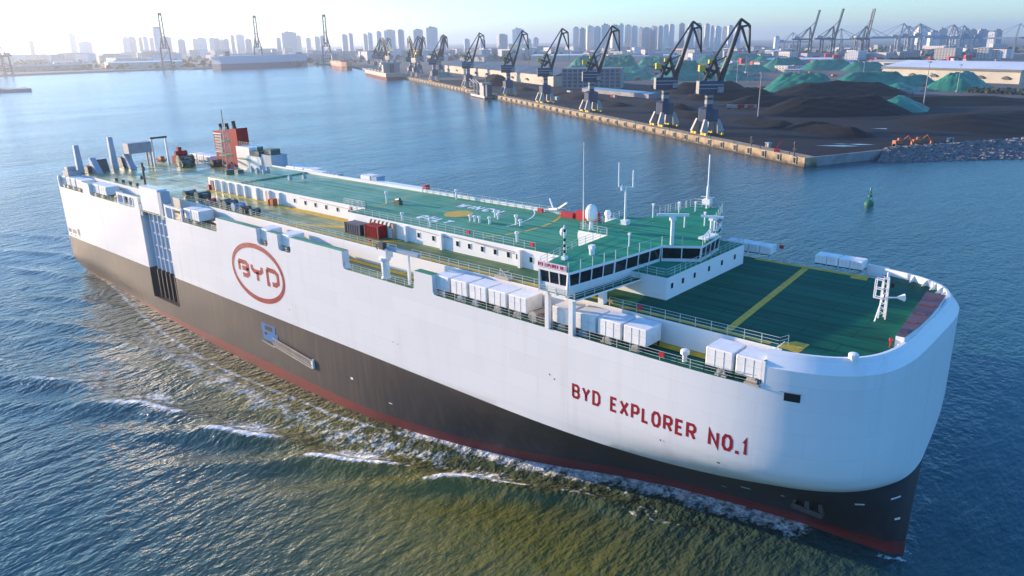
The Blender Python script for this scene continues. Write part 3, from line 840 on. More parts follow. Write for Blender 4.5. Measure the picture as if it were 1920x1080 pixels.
mb = MB()
for i in range(7, 14):
    p, q = ROOF[i], ROOF[i+1]
    mb.beam((p[0],p[1],(FZ+RZ-0.28)/2), (q[0],q[1],(FZ+RZ-0.28)/2), 0.2, RZ-0.28-FZ)
mb.build("bridge_aft_wall", M['white'], ship)
# band under the windows with its narrow gallery
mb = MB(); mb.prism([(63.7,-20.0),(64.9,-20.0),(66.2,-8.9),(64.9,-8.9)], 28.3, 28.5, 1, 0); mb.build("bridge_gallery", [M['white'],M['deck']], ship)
rail([(64.75,-19.9,28.5),(66.0,-9.0,28.5)], 0.85, 1.5); rail([(59.6,-19.95,28.5),(64.7,-19.95,28.5)], 0.85, 1.3)
rail([(65.6,-8.7,TD),(69.4,-8.7,TD),(69.5,-8.2,TD),(69.5,10.7,TD)], 1.0, 1.3)
# wing supports
for x, y, w in ((60.1,-18.9,0.55),(63.6,-18.9,0.6),(64.4,-14.2,0.75),(61.6,-16.4,0.4),(60.3,18.8,0.5),(57.8,18.8,0.5),(62.6,14.0,0.7)):
    mb = MB(); z0 = WD if abs(y) > 14.6 else MD
    mb.box((x-w/2,y-w/2,z0),(x+w/2,y+w/2,FZ-0.25)); mb.build("wing_pillar", M['white'], ship)
# name board on the wing
mb = MB(); mb.box((59.3,-19.72,RZ+0.08),(63.4,-19.62,RZ+0.72)); nb = mb.build("name_board", M['sign'], ship)
ws = 4.0/sum(name_w[c]+0.28 for c in txt); x = 59.36
for ch in txt:
    w = name_w[ch]*ws
    if ch != ' ': glyph_mesh(ch, w, 0.42, 0.085, (lambda x0: lambda u, v, off: (x0+u, -19.725-off*0.3, RZ+0.19+v))(x), M['red_letter'], "letter", nb, 1)
    x += w+0.28*ws
# roof rail stanchions with wires
mb = MB()
edge = [ROOF[0], ROOF[1], ROOF[2], ROOF[3], ROOF[4], ROOF[5], ROOF[6], ROOF[7], ROOF[8]]
for p, q in zip(edge[:-1], edge[1:]):
    p = Vector((*p, RZ)); q = Vector((*q, RZ)); k = max(1, round((q-p).length/2.0))
    for i in range(k): c = p+(q-p)*(i/k); mb.beam(c, c+Vector((0,0,1.15)), 0.09)
    mb.beam(p+Vector((0,0,1.1)), q+Vector((0,0,1.1)), 0.025)
mb.build("roof_railing", M['rail'], ship)
rail([(55.5,12.5,RZ),(57,20.2,RZ),(61.4,20.2,RZ)], 1.1, 1.1)
rail([(52.5,7.8,RZ),(52.5,-3,RZ),(57,-3,RZ)], 1.0, 1.3)
rail([(57.2,-3.2,RZ),(57.6,-10,RZ),(59.3,-19.2,RZ)], 1.0, 1.6)
# masts, aerials, radars
def mast(parts, name, m): 
    mb = MB()
    for f in parts: f(mb)
    return mb.build(name, M[m] if isinstance(m, str) else m, ship)
mast([lambda b: b.cyl((52.7,-2.4,RZ),(52.7,-2.4,43.0),0.07,6,r2=0.03)], "whip_aerial", 'white')
dome = mast([lambda b: b.lathe((53.6,-1.8,0),[(0.3,RZ),(0.25,32.4),(0.55,32.6),(0.8,33.0),(0.85,33.6),(0.75,34.2),(0.45,34.65),(0.1,34.8)],16)], "satellite_dome", 'white')
mast([lambda b: (b.cyl((55.4,3.6,RZ),(55.4,3.6,36.5),0.16,8,r2=0.12), b.beam((54.4,3.2,36.5),(56.4,4.0,36.5),0.12), b.cyl((54.5,3.2,36.5),(54.5,3.2,39.8),0.08,6), b.cyl((56.3,4.0,36.5),(56.3,4.0,38.8),0.1,6), b.box((54.9,3.1,RZ),(55.9,4.1,RZ+0.6)), b.lathe((54.9,3.4,36.0),[(0.16,0),(0.2,0.5),(0.05,0.8)],8))], "signal_mast", 'white')
rm = mast([lambda b: (b.cyl((66.2,-2.2,RZ),(66.2,-2.2,34.4),0.24,10), b.lathe((66.2,-2.2,34.4),[(0.42,0),(0.42,0.35),(0.2,0.5)],10))], "radar_post", 'white')
mb = MB(); mb.beam((64.6,-3.3,35.05),(67.8,-1.1,35.05),0.28,0.32); mb.build("radar_scanner", M['white'], rm)
rm2 = mast([lambda b: (b.cyl((67.4,5.6,RZ),(67.4,5.6,33.1),0.22,8), b.box((67.1,5.3,33.1),(67.7,5.9,33.4)))], "radar_post", 'white')
mb = MB(); mb.beam((66.0,5.2,33.6),(68.8,6.0,33.6),0.25,0.28); mb.build("radar_scanner", M['white'], rm2)
mast([lambda b: (b.cyl((59.2,19.8,RZ),(59.2,19.8,34.6),0.22,8), b.cyl((59.2,19.8,34.6),(59.2,19.8,39.3),0.11,6), b.box((58.6,19.3,RZ+0.6),(59.8,20.3,RZ+1.4)), b.beam((58.2,19.6,33.0),(60.2,20.0,33.0),0.12))], "wing_mast", 'white')
sm = mast([lambda b: (b.cyl((59.9,-15.6,RZ),(59.9,-15.6,35.4),0.10,8), b.box((59.6,-15.9,RZ),(60.2,-15.3,RZ+0.4)))], "banded_mast", 'white')
for z in (32.1,32.8,33.5,34.6):
    mb = MB(); mb.cyl((59.9,-15.6,z),(59.9,-15.6,z+0.35),0.15,8); mb.build("black_band", M['black'], sm)
mb = MB(); mb.lathe((59.5,-15.3,33.9),[(0.1,0),(0.38,0.25),(0.42,0.6),(0.3,0.95),(0.05,1.1)],12); mb.build("mast_ball", M['white'], sm)
mast([lambda b: (b.lathe((61.2,-12.0,RZ),[(0.34,0),(0.34,0.7),(0.25,0.8)],10), b.box((60.9,-12.35,RZ+0.75),(61.5,-11.65,RZ+1.2)))], "searchlight", 'white')
for (x,y,h) in ((62.6,-6.2,1.6),(56.2,9.5,1.9),(57.5,14.5,1.5),(58.9,16.8,1.3),(62.8,6.8,1.7),(66.9,7.4,1.9),(64.5,9.2,1.8)):
    mast([lambda b: (b.cyl((x,y,RZ),(x,y,RZ+h),0.09,6), b.box((x-0.15,y-0.15,RZ+h-0.1),(x+0.15,y+0.15,RZ+h+0.15)))], "roof_lamp", 'white')
mast([lambda b: (b.box((67.9,1.2,RZ+0.3),(69.2,4.2,RZ+0.55)), b.beam((68.9,1.2,RZ+1.0),(67.9,4.4,RZ+1.0),0.12), b.beam((68.9,1.2,RZ),(68.9,1.2,RZ+1),0.1), b.beam((67.9,4.4,RZ),(67.9,4.4,RZ+1),0.1))], "roof_frame", 'white')
# roof furniture aft of the bridge: vents and lockers on the winching deck
for (x,y,h) in ((30.0,-1.4,1.0),(30.9,-1.3,1.0),(31.8,-1.2,1.0),(33.8,-1.0,1.1),(31.3,2.9,1.2),(32.6,2.2,0.9),(37.3,1.2,1.5),(38.5,0.8,1.0),(7.9,-0.1,2.1),(21.0,-7.6,1.3),(27.8,-7.8,1.4),(44.6,-6.8,1.5),(15.5,9.6,1.8)):
    mast([lambda b: b.lathe((x,y,TD),[(0.17,0),(0.17,h*0.75),(0.3,h*0.8),(0.3,h),(0.1,h+0.05)],8)], "deck_vent", 'white')
mast([lambda b: (b.box((9.6,0.1,TD),(11.0,0.9,TD+0.7)), b.cyl((9.8,0.5,TD+0.7),(10.8,0.5,TD+0.9),0.3,8))], "deck_winch", 'mach_green')
for (x0,y0,x1,y1,h) in ((39.2,9.6,41.6,10.6,0.8),(42.4,9.4,46.2,10.6,1.4),(48.6,8.6,49.4,9.3,0.9),(4.6,11.2,5.3,12.4,1.2),(34,10.1,35,10.5,0.6)):
    mb = MB(); mb.box((x0,y0,TD),(x1,y1,TD+h)); mb.build("red_locker", M['red2'], ship)
mast([lambda b: (b.beam((36,10.9,TD+0.6),(38.2,10.2,TD+1.0),0.5,0.3), b.beam((38.0,10.3,TD+0.9),(40.3,9.9,TD+2.3),0.25), b.beam((37.0,10.5,TD+0.9),(36.2,10.6,TD+2.4),0.18))], "folded_davit", 'white')
mast([lambda b: (b.cyl((50.6,6.3,TD),(50.6,6.3,TD+2.2),0.5,8,r2=0.35), b.lathe((50.6,6.3,TD+2.2),[(0.45,0),(0.5,0.4),(0.3,0.8)],10), b.box((51.2,5.4,TD),(52.0,7.0,TD+1.9)))], "aerial_pedestal", 'white')
for x in (-45,-44.2,-41.8,-40.9,-39.9,-27.0,-25.8):
    y = 2.0+(x % 1.7)*2.2
    mast([lambda b: (b.box((x-0.35,y-0.35,TD+0.28),(x+0.35,y+0.35,TD+1.1)), b.lathe((x,y,TD+1.1),[(0.25,0),(0.25,0.3),(0.08,0.4)],8))], "deck_vent", 'blue_grey')
mast([lambda b: (b.cyl((-45.5,-1,TD+0.28),(-45.5,-1,TD+1.3),0.9,10), b.box((-46.6,0.4,TD+0.28),(-44.6,1.8,TD+1.0)))], "capstan", 'mach_green')
rail([(8.5,-8.2,TD),(8.5,-5,TD),(2,-5,TD)], 1.0, 1.2)

M['seam'] = mat("panel seam", (0.70,0.68,0.65), 0.6, var=0.1)
M['anchor'] = mat("anchor iron", (0.055,0.055,0.06), 0.6, var=0.5, scale=2.0)
# ---- vent housings in the side openings
HB = [(40.1,42.75),(43.1,46.15),(46.5,49.55),(49.9,52.95),(53.3,56.25),(60.2,62.9),(63.4,66.35),(66.65,69.8),(70.1,73.0),(79.85,82.75),(83.05,85.75),
      (-99.3,-96.9),(-96.0,-93.6),(-92.8,-90.2),(-89.3,-85.6),(-80.6,-78.4),(-78.1,-75.4),(-75.0,-71.0),(-32.5,-29.6),(-29.2,-26.3),(-4.7,-2.0),(1.9,4.8)]
def housing(x0, x1, s, z0=24.5, z1=26.4, y0=15.3, y1=18.3):
    ya, yb = (-y1, -y0) if s < 0 else (y0, y1)
    mb = MB()
    b = 0.10
    poly = [(x0,ya+b),(x0+b,ya),(x1-b,ya),(x1,ya+b),(x1,yb-b),(x1-b,yb),(x0+b,yb),(x0,yb-b)]
    nn = len(poly); cx, cy = (x0+x1)/2, (ya+yb)/2
    top = [(cx+(x-cx)*0.965, cy+(y-cy)*0.965) for x, y in poly]
    mb.v.extend([(x,y,z0) for x,y in poly]+[(x,y,z1-b) for x,y in poly]+[(x,y,z1) for x,y in top])
    mb.f += [tuple(range(nn-1,-1,-1)), tuple(range(2*nn,3*nn))]; mb.m += [0,0]
    for r in (0,1):
        for k in range(nn):
            mb.f.append((r*nn+k, r*nn+(k+1) % nn, (r+1)*nn+(k+1) % nn, (r+1)*nn+k)); mb.m.append(0)
    o = mb.build("vent_housing", M['cover'], ship)
    fr = MB()
    for xx in (x0+0.2, x1-0.2):
        for yy in (ya+0.2, yb-0.2): fr.box((xx-0.09,yy-0.09,min(z0-0.001,WD if z0 < 26 else MD)),(xx+0.09,yy+0.09,z0))
    fr.box((x0+0.1,ya+0.2,z0-0.14),(x0+0.28,yb-0.2,z0-0.004))
    fr.box((x0+0.1,ya+0.1,z0-0.16),(x1-0.1,ya+0.28,z0-0.002)); fr.box((x0+0.1,yb-0.28,z0-0.16),(x1-0.1,yb-0.1,z0-0.002))
    fr.build("stand", M['dark'], o)
    sm_ = MB(); ys = ya-0.03 if s < 0 else ya-0.03
    for q in (0.34, 0.67): xx = x0+(x1-x0)*q; sm_.box((xx-0.03,ys,z0+0.05),(xx+0.03,ya+0.01,z1-0.12))
    sm_.box((x0+0.12,ys,z0+(z1-z0)*0.55),(x1-0.12,ya+0.01,z0+(z1-z0)*0.55+0.05)); sm_.build("panel_seam", M['seam'], o)
    return o
for x0, x1 in HB: housing(x0, x1, -1)
# motors and pipes below the housings
rng = random.Random(5)
for x0, x1 in HB:
    xm = (x0+x1)/2 + rng.uniform(-0.3,0.5)
    mb = MB(); s = rng.uniform(0.8,1.1)
    mb.cyl((xm-0.5*s,-18.35,WD+0.38),(xm+0.5*s,-18.35,WD+0.38),0.24,8); mb.box((xm-0.7*s,-18.6,WD),(xm+0.7*s,-18.0,WD+0.16)); mb.box((xm-0.1,-18.55,WD+0.3),(xm+0.35,-18.1,WD+0.75))
    mb.build("fan_motor", M['tan' if rng.random() < 0.55 else 'steel'], ship)
for x in (57.4,58.6):
    mb = MB(); mb.cyl((x,-18.4,WD+0.6),(x,-16.6,WD+0.6),0.55,12); mb.cyl((x,-18.5,WD+0.6),(x,-18.3,WD+0.6),0.7,12); mb.build("mooring_drum", M['tan' if x < 58 else 'brown'], ship)
for x, y, l, c in ((-60.5,-16.2,2.4,'brown'),(-57.6,-16.8,1.8,'dark'),(-55.6,-16.2,1.6,'mach_green'),(-35.5,-16.4,2.2,'brown'),(-67.0,-16.6,2.0,'brown'),(-66.0,-17.8,1.2,'dark'),(-22.5,-16.8,3.0,'dark'),(-20.0,-16.4,1.4,'blue')):
    mb = MB(); mb.box((x-l/2,y-0.7,WD),(x+l/2,y+0.7,WD+0.5)); mb.cyl((x-l/2.4,y,WD+0.9),(x+l/2.4,y,WD+0.9),0.5,10); mb.cyl((x+l/3,y,WD+0.9),(x+l/2.3,y,WD+0.9),0.75,10); mb.build("mooring_winch", M[c], ship)
# far-side housings and casings
for x0, x1 in ((64.2,66.0),(66.1,67.6),(67.7,69.3),(69.4,71.0),(77.1,78.6),(78.65,80.1),(80.2,81.6),(81.65,83.2)): housing(x0, x1, 1, 26.75, 27.85, 16.4, 18.4)
for x0, x1 in ((-99,-95),(-94.6,-91),(-90.6,-87)): housing(x0, x1, 1, 26.8, 28.2, 15.2, 18.2)
for x0, x1 in ((-49,-45.5),(-45.2,-41.8),(-41.4,-38)): housing(x0, x1, 1, 26.9, 29.0, 15.0, 18.0)
mb = MB(); mb.box((-15.9,12.2,28.1),(-12.9,14.6,30.3)); vb = mb.build("fan_casing", M['cover'], ship)
mb = MB(); mb.box((-12.9,12.3,28.2),(-10.8,14.5,30.3)); mb.build("casing_side", M['blue_grey'], vb)
mb = MB(); mb.box((-10.6,11.6,MD),(3.4,13.2,29.55)); gr = mb.build("louvre_casing", M['white'], ship)
for k in range(15):
    mb = MB(); mb.box((-10.3+k*0.9,11.52,28.25),(-9.75+k*0.9,11.62,29.3)); mb.build("louvre", M['brown'], gr)
for k in range(7):
    mb = MB(); mb.box((-37.5+k*1.5,14.6,28.0),(-36.3+k*1.5,16.0,29.0)); mb.build("vent_cowl", M['white' if k < 3 else 'blue_grey'], ship)

# ---- fore deck
mb = MB(); hp = [(94.1,-7.5),(94.9,-7.5),(95.15,-3.5),(95.15,0.0),(95.0,4.0),(94.6,8.6),(92.6,8.9)]
mb.prism(hp, MD, 27.75, 1, 0); hatch = mb.build("bow_cover", [M['white'], M['purple']], ship)
for k in range(5):
    y = -6.0+k*3.2; xa = 94.1+(92.6-94.1)*(y+7.5)/16.4
    mb = MB(); mb.box((xa+0.1,y,27.76),(94.7,y+0.25,27.86)); mb.build("cover_rib", M['purple'], hatch)
mb = MB(); mb.lathe((93.75,-7.6,MD),[(0.07,0),(0.07,0.6),(0.17,0.65),(0.17,0.9),(0.07,0.95)],10); mb.build("hydrant", M['red2'], ship)
for (x,y,z0) in ((92.6,-14.6,MD),(77.2,-17.6,WD),(62.5,14.8,MD)):
    mb = MB(); mb.lathe((x,y,z0),[(0.24,0),(0.24,0.8),(0.46,0.86),(0.46,1.25),(0.36,1.34),(0.15,1.38)],12); mb.build("mushroom_vent", M['white'], ship)
# foremast
fm = empty("tmp"); bpy.data.objects.remove(fm)
def foremast():
    mb = MB(); x, y = 90.6, 0.4
    for dx, dy in ((-0.35,-0.3),(0.35,-0.3),(0.0,0.4)):
        mb.beam((x+dx,y+dy,MD),(x+dx*0.7,y+dy*0.7,31.0),0.13)
    for k in range(8):
        z = MD+0.4+k*0.55
        a = [(x+dx*0.85,y+dy*0.85) for dx,dy in ((-0.35,-0.3),(0.35,-0.3),(0.0,0.4))]
        for i in range(3):
            p = a[i]; q = a[(i+1) % 3]
            mb.beam((*p,z),(*q,z+0.4),0.07)
    mb.beam((x-0.3,y-1.6,MD),(x-0.1,y-0.3,29.2),0.12)
    mb.cyl((x,y,31.0),(x,y,31.6),0.1,6)
    o = mb.build("foremast", M['white'], ship)
    cg = MB()
    for dx, dy in ((-0.9,-0.9),(-0.2,-0.9),(-0.9,-0.3),(-0.2,-0.3)):
        cg.beam((x+dx,y+dy,28.9),(x+dx,y+dy,30.9),0.09)
    for z in (28.9,29.9,30.9):
        cg.beam((x-0.9,y-0.9,z),(x-0.2,y-0.9,z),0.09); cg.beam((x-0.9,y-0.3,z),(x-0.2,y-0.3,z),0.09); cg.beam((x-0.9,y-0.9,z),(x-0.9,y-0.3,z),0.09); cg.beam((x-0.2,y-0.9,z),(x-0.2,y-0.3,z),0.09)
    cg.build("ladder_cage", M['white'], o)
    hn = MB(); hn.cyl((x+0.3,y+0.3,28.8),(x+1.0,y+0.7,28.85),0.08,8); hn.cyl((x+1.0,y+0.7,28.85),(x+1.6,y+1.1,28.85),0.10,10,r2=0.42); hn.build("horn", M['white'], o)
    lp = MB(); lp.cyl((x+0.5,y+0.2,30.0),(x+0.5,y+0.2,30.5),0.18,8); lp.build("mast_lamp", M['black'], o)
foremast()
# stairs down from the fore deck to the side walkway
mb = MB()
for k in range(6): mb.box((86.05-k*0.35,-15.6,MD-0.15-k*0.4),(86.3-k*0.35,-14.55,MD-0.08-k*0.4))
mb.beam((86.2,-15.65,MD+0.9),(84.2,-15.65,WD+0.9),0.08); mb.beam((86.2,-14.6,MD+0.9),(84.2,-14.6,WD+0.9),0.08); mb.beam((86.2,-15.65,MD-0.1),(84.2,-15.65,WD),0.1)
mb.build("side_stairs", M['rail'], ship)
# lifebuoys and red boxes on the rails
for (x,y,z) in ((69.6,-14.45,MD+0.45),(20.1,-13.6,MD+0.35),(37.0,-8.75,TD+0.45),(49.0,-8.75,TD+0.5),(8.9,-8.5,TD+0.3),(75.3,-18.95,WD+0.45),(71.9,17.8,MD+1.0)):
    mb = MB(); mb.box((x-0.28,y-0.1,z),(x+0.28,y+0.1,z+0.5)); mb.build("lifebuoy_box", M['red2'], ship)
mb = MB(); mb.lathe((57.8,-13.6,MD),[(0.2,0),(0.2,0.5)],8); mb.beam((57.3,-14.0,MD+0.9),(58.1,-12.9,MD+0.9),0.5,1.4); mb.build("fire_monitor", M['orange'], ship)
mb = MB(); mb.box((47.5,-14.6,MD),(50.0,-13.6,MD+0.35)); mb.beam((47.8,-14.3,MD+0.3),(49.6,-14.0,MD+1.2),0.12); mb.beam((49.6,-14.3,MD+0.3),(48.0,-14.0,MD+1.2),0.12); mb.build("gangway_frame", M['tan'], ship)

# ---- provision crane in the notch
mb = MB(); mb.lathe((29.2,-17.9,0),[(0.75,WD),(0.6,WD+0.3),(0.58,26.3),(0.85,26.5),(0.85,26.9)],14); mb.box((28.5,-18.5,26.9),(30.2,-17.2,28.3))
dv = mb.build("deck_crane", M['white'], ship)
mb = MB(); mb.beam((29.8,-17.9,28.35),(36.3,-17.6,28.2),0.55,0.45); mb.build("jib", M['blue_grey'], dv)
mb = MB(); mb.cyl((28.2,-17.5,28.3),(28.2,-18.3,28.3),0.45,10); mb.box((28.9,-18.7,28.2),(29.9,-18.0,29.2)); mb.beam((28.7,-18.2,26.8),(29.9,-18.4,29.0),0.18); mb.build("crane_winch", M['dark'], dv)
mb = MB(); mb.box((34.2,-18.1,WD),(34.55,-17.75,28.0)); mb.build("crane_rest", M['white'], ship)

# ---- starboard side ramp, hoisted flat in its recess
mb = MB(); mb.box((-50.0,-17.9,4.7),(-41.2,-16.62,23.6)); ramp = mb.build("side_ramp", M['ramp'], ship)
mb = MB(); mb.box((-50.0,-17.93,4.7),(-41.2,-17.905,10.95)); mb.build("ramp_foot", M['hull_grey'], ramp)
for k in range(5):
    x = -49.6+k*2.0
    mb = MB(); mb.box((x,-18.25,11.0),(x+0.22,-17.88,23.4)); mb.build("ramp_rib", M['ramp'], ramp)
    mb = MB(); mb.box((x,-18.5,4.8),(x+0.35,-17.94,10.98)); mb.build("ramp_rib", M['hull_grey'], ramp)
for z in (13.6,16.2,18.9,21.5):
    mb = MB(); mb.box((-49.6,-18.1,z),(-41.3,-17.89,z+0.2)); mb.build("ramp_bar", M['cover'], ramp)
mb = MB(); mb.prism([(-50.6,-18.9),(-42.0,-18.9),(-42.0,-16.9),(-50.6,-16.9)], 23.9, 29.0, 0, 0); mb.box((-50.7,-18.95,27.7),(-41.9,-18.88,27.85)); mb.build("ramp_head", M['hull_white'], ship)
mb = MB(); mb.box((-52.0,-18.95,22.6),(-50.75,-17.0,25.0)); mb.build("ramp_hoist_post", M['blue_grey'], ship)
mb = MB(); mb.box((-41.9,-18.9,23.0),(-40.6,-17.0,28.6)); mb.build("ramp_hoist_post", M['blue_grey'], ship)
mast([lambda b: (b.cyl((-53.2,-16.4,WD),(-53.2,-16.4,28.4),0.45,8,r2=0.3), b.cyl((-53.2,-16.4,28.4),(-53.2,-16.4,33.3),0.22,8), b.beam((-54.6,-16.4,30.2),(-51.8,-16.4,30.2),0.16), b.box((-53.6,-16.7,31.6),(-52.8,-16.1,32.4)), b.cyl((-54.6,-16.4,29.6),(-54.6,-16.4,30.4),0.3,8))], "derrick_post", 'brown')
# opening for the boarding ladder low in the hull
mb = MB(); mb.box((-6.6,-19.05,7.6),(-2.0,-18.7,9.0)); mb.box((-6.3,-19.06,5.9),(-1.2,-18.72,7.62)); pd = mb.build("boarding_recess", M['blue'], ship)
mb = MB(); mb.box((-5.3,-19.09,7.9),(-3.0,-19.04,8.7)); mb.box((-5.6,-19.10,6.9),(-4.9,-19.05,7.4)); mb.build("recess_opening", M['black'], pd)
mb = MB(); mb.beam((-2.6,-19.35,7.0),(9.4,-19.35,5.9),0.16,0.2); mb.beam((-2.6,-19.35,5.6),(9.2,-19.35,4.5),0.16,0.26); mb.beam((-6.2,-19.35,5.7),(-2.0,-19.35,5.3),0.2); mb.beam((-2.6,-19.5,6.2),(9.3,-19.5,5.1),0.12,0.12)
for k in range(22):
    t = k/21; x = -1.6+t*10.2; mb.beam((x,-19.35,6.9-t*1.0),(x+0.3,-19.35,5.5-t*0.98),0.2)
lad = mb.build("boarding_ladder", M['tan'], ship)
mb = MB(); mb.box((9.0,-19.4,4.5),(9.6,-19.02,6.0)); mb.build("ladder_platform", M['white'], lad)
# stern openings, small hull marks, anchor
for (x0,x1,z0,z1) in ((-99.4,-97.4,12.2,13.2),(-96.5,-94.1,12.2,13.2),(-92.8,-91.6,12.1,13.8),(-98.6,-97.4,11.5,11.8),(-95.6,-94.6,11.5,11.8),(-92.4,-91.9,11.5,11.8)):
    mb = MB(); mb.box((x0,-19.03,z0),(x1,-18.9,z1)); mb.build("hull_port", M['dark'], ship)
def hull_patch(x0, x1, z0, z1, off, m, name):
    mb = MB(); k = 4
    vs = []
    for i in range(k+1):
        for z in (z0, z1):
            x = x0+(x1-x0)*i/k; vs.append((x, -(hb(x, z)+off), z))
    mb.add(vs, [(2*i,2*i+2,2*i+3,2*i+1) for i in range(k)]); return mb.build(name, M[m], ship)
hp_ = hull_patch(87.9,89.3,22.9,24.0-0.25,0.04,'black','fairlead')
hull_patch(87.5,89.4,23.72,23.79,0.07,'steel','fairlead_brow')
for (x,z,w,h) in ((60.3,17.9,0.12,0.2),(61.0,17.5,0.12,0.2),(75.5,14.6,0.15,0.2),(82.0,14.2,0.3,0.2),(31,14.6,0.12,0.18),(32,14.5,0.12,0.18),(3.5,13.5,0.3,0.12)):
    hull_patch(x,x+w,z,z+h,0.03,'black','hull_fitting')
for (x,z,w,h) in ((81.0,6.6,1.0,0.5),(85.3,6.9,0.35,0.35),(92.4,7.8,0.8,0.3),(95.4,4.9,0.4,0.35),(95.2,8.4,0.6,0.25),(77.6,4.4,0.6,0.2),(19.5,5.4,0.6,0.4),(28,3.6,0.7,0.2)):
    hull_patch(x,x+w,z,z+h,0.035,'cover','hull_mark')
def anchor():
    x, z = 87.9, 6.5
    mb = MB(); y = -(hb(x, z)+0.25)
    mb.beam((x-0.2,y+0.2,z+1.2),(x,y-0.1,z-0.6),0.5,0.5); mb.beam((x-1.7,y,z-0.7),(x+1.7,y-0.1,z-0.7),0.7,0.6)
    mb.beam((x-1.6,y,z-0.7),(x-1.3,y-0.2,z+0.6),0.5,0.4,w2=0.15); mb.beam((x+1.6,y-0.1,z-0.7),(x+1.3,y-0.2,z+0.6),0.5,0.4,w2=0.15)
    mb.build("anchor", M['anchor'], ship)
anchor()

# ---- funnel and after deck
mb = MB(); mb.v += [(-83.6,15.5,MD),(-71.2,15.5,MD),(-71.2,18.7,MD),(-83.6,18.7,MD),(-84.0,15.5,35.3),(-71.6,15.5,36.5),(-71.6,18.7,36.5),(-84.0,18.7,35.3)]
mb.f += [(0,3,2,1),(4,5,6,7),(0,1,5,4),(1,2,6,5),(2,3,7,6),(3,0,4,7)]; mb.m += [0]*6
fun = mb.build("funnel", M['red'], ship)
for k in range(6):
    mb = MB(); mb.box((-83.2,15.38,30.0+k*0.75),(-79.6,15.5,30.5+k*0.75)); mb.build("funnel_louvre", M['steel'], fun)
mb = MB(); mb.box((-83.4,15.2,29.8),(-79.4,15.36,29.95)); mb.box((-83.4,15.2,34.6),(-79.4,15.36,34.85)); mb.build("louvre_frame", M['white'], fun)
for (x,y,h,r) in ((-81.5,16.6,1.6,0.35),(-79.6,17.4,1.3,0.45),(-77.8,16.5,1.5,0.5),(-75.6,17.3,1.9,0.5),(-74.0,16.6,1.2,0.4),(-82.9,17.6,1.7,0.2)):
    mb = MB(); zt = 35.3+(x+84)/12.4*1.2; mb.cyl((x,y,zt),(x-0.3,y,zt+h),r,10); mb.build("exhaust_pipe", M['black'], fun)
rail([(-71.0,15.6,32.3),(-64.8,15.6,32.3)], 1.0, 1.2)
mb = MB(); mb.box((-71.1,14.6,MD),(-64.6,18.6,32.2)); mb.build("casing_house", M['white'], ship)
mb = MB(); mb.box((-64.5,13.6,MD),(-57.6,18.4,30.4)); mb.build("casing_house", M['white'], ship)
mb = MB(); mb.box((-57.5,13.8,MD),(-53.2,18.2,31.2)); mb.build("casing_house", M['blue_grey'], ship)  # shade on this block's front put into its blue-grey colour
mb = MB(); mb.box((-63.5,14.0,30.42),(-59,17.5,31.6)); mb.cyl((-61,15.6,31.6),(-61,15.6,32.6),0.8,10); mb.box((-57.0,14.4,31.22),(-54,17.0,32.5)); mb.build("fan_unit", M['mach_green'], ship)
mb = MB(); mb.box((-68.5,13.0,29.4),(-62.5,14.55,29.55)); mb.build("casing_platform", M['deck2'], ship)
def lattice(x, y, z0, z1, w, name, m):
    mb = MB(); k = int((z1-z0)/1.5)
    for dx, dy in ((-w,-w),(w,-w),(w,w),(-w,w)): mb.beam((x+dx,y+dy,z0),(x+dx*0.45,y+dy*0.45,z1),0.11)
    for i in range(k):
        a = z0+(z1-z0)*i/k; b = z0+(z1-z0)*(i+1)/k; s0 = w*(1-0.55*i/k); s1 = w*(1-0.55*(i+1)/k)
        cs = [(-1,-1),(1,-1),(1,1),(-1,1)]
        for j in range(4):
            p = cs[j]; q = cs[(j+1) % 4]
            mb.beam((x+p[0]*s0,y+p[1]*s0,a),(x+q[0]*s1,y+q[1]*s1,b),0.06); mb.beam((x+p[0]*s0,y+p[1]*s0,a),(x+q[0]*s0,y+q[1]*s0,a),0.06)
    return mb.build(name, m, ship)
am = lattice(-69.5,11.2,MD,37.4,1.1,"aft_mast",M['steel'])
mb = MB(); mb.box((-71.3,9.8,30.4),(-67.6,12.6,30.55)); mb.box((-70.9,10.2,33.9),(-68.1,12.2,34.05)); mb.build("mast_platform", M['deck2'], am)
mb = MB(); mb.beam((-71.0,11.2,36.6),(-68.0,11.2,36.6),0.15); mb.cyl((-69.5,11.2,37.4),(-69.5,11.2,41.6),0.09,6); mb.beam((-70.4,11.2,38.6),(-68.6,11.2,38.6),0.1); mb.build("mast_yard", M['dark'], am)
mb = MB(); mb.box((-72.2,11.9,26.52),(-71.0,13.0,28.0)); mb.build("hose_box", M['red2'], ship)
# stern ramp posts with stays
for (x,y,zt,w) in ((-98.4,-13.9,33.6,1.5),(-98.4,-5.5,34.8,1.5)):
    mb = MB(); mb.beam((x,y,MD),(x-0.2,y,zt),w,w,0,w*0.72,w*0.72); mb.build("ramp_post", M['blue_grey'], ship)
    mb = MB(); mb.xprism([(x+0.6,MD),(x+5.2,MD),(x+1.4,30.2),(x+0.6,30.2)], y+2.2, y+3.6); mb.build("post_bracket", M['blue_grey'], ship)
mb = MB(); mb.xprism([(-99.8,MD),(-96.2,MD),(-97.2,29.6),(-99.8,29.0)], -10.4, -7.6); mb.build("ramp_hinge_block", M['dark'], ship)
mb = MB(); mb.xprism([(-99.8,MD),(-96.8,MD),(-98.0,29.4),(-99.8,29.4)], -3.8, -1.0); mb.build("ramp_hinge_block", M['dark'], ship)
mb = MB(); mb.box((-99.8,-17.6,MD-0.3),(-96.0,-14.6,27.6)); mb.box((-99.4,-17.2,27.6),(-97.2,-15.2,28.6)); mb.build("stern_winch", M['steel'], ship)
mb = MB(); mb.box((-99.3,-12.6,MD),(-97,-11.2,28.2)); mb.cyl((-98.5,-11.0,27.6),(-98.5,-8.9,27.6),0.7,10); mb.build("stern_winch", M['dark'], ship)
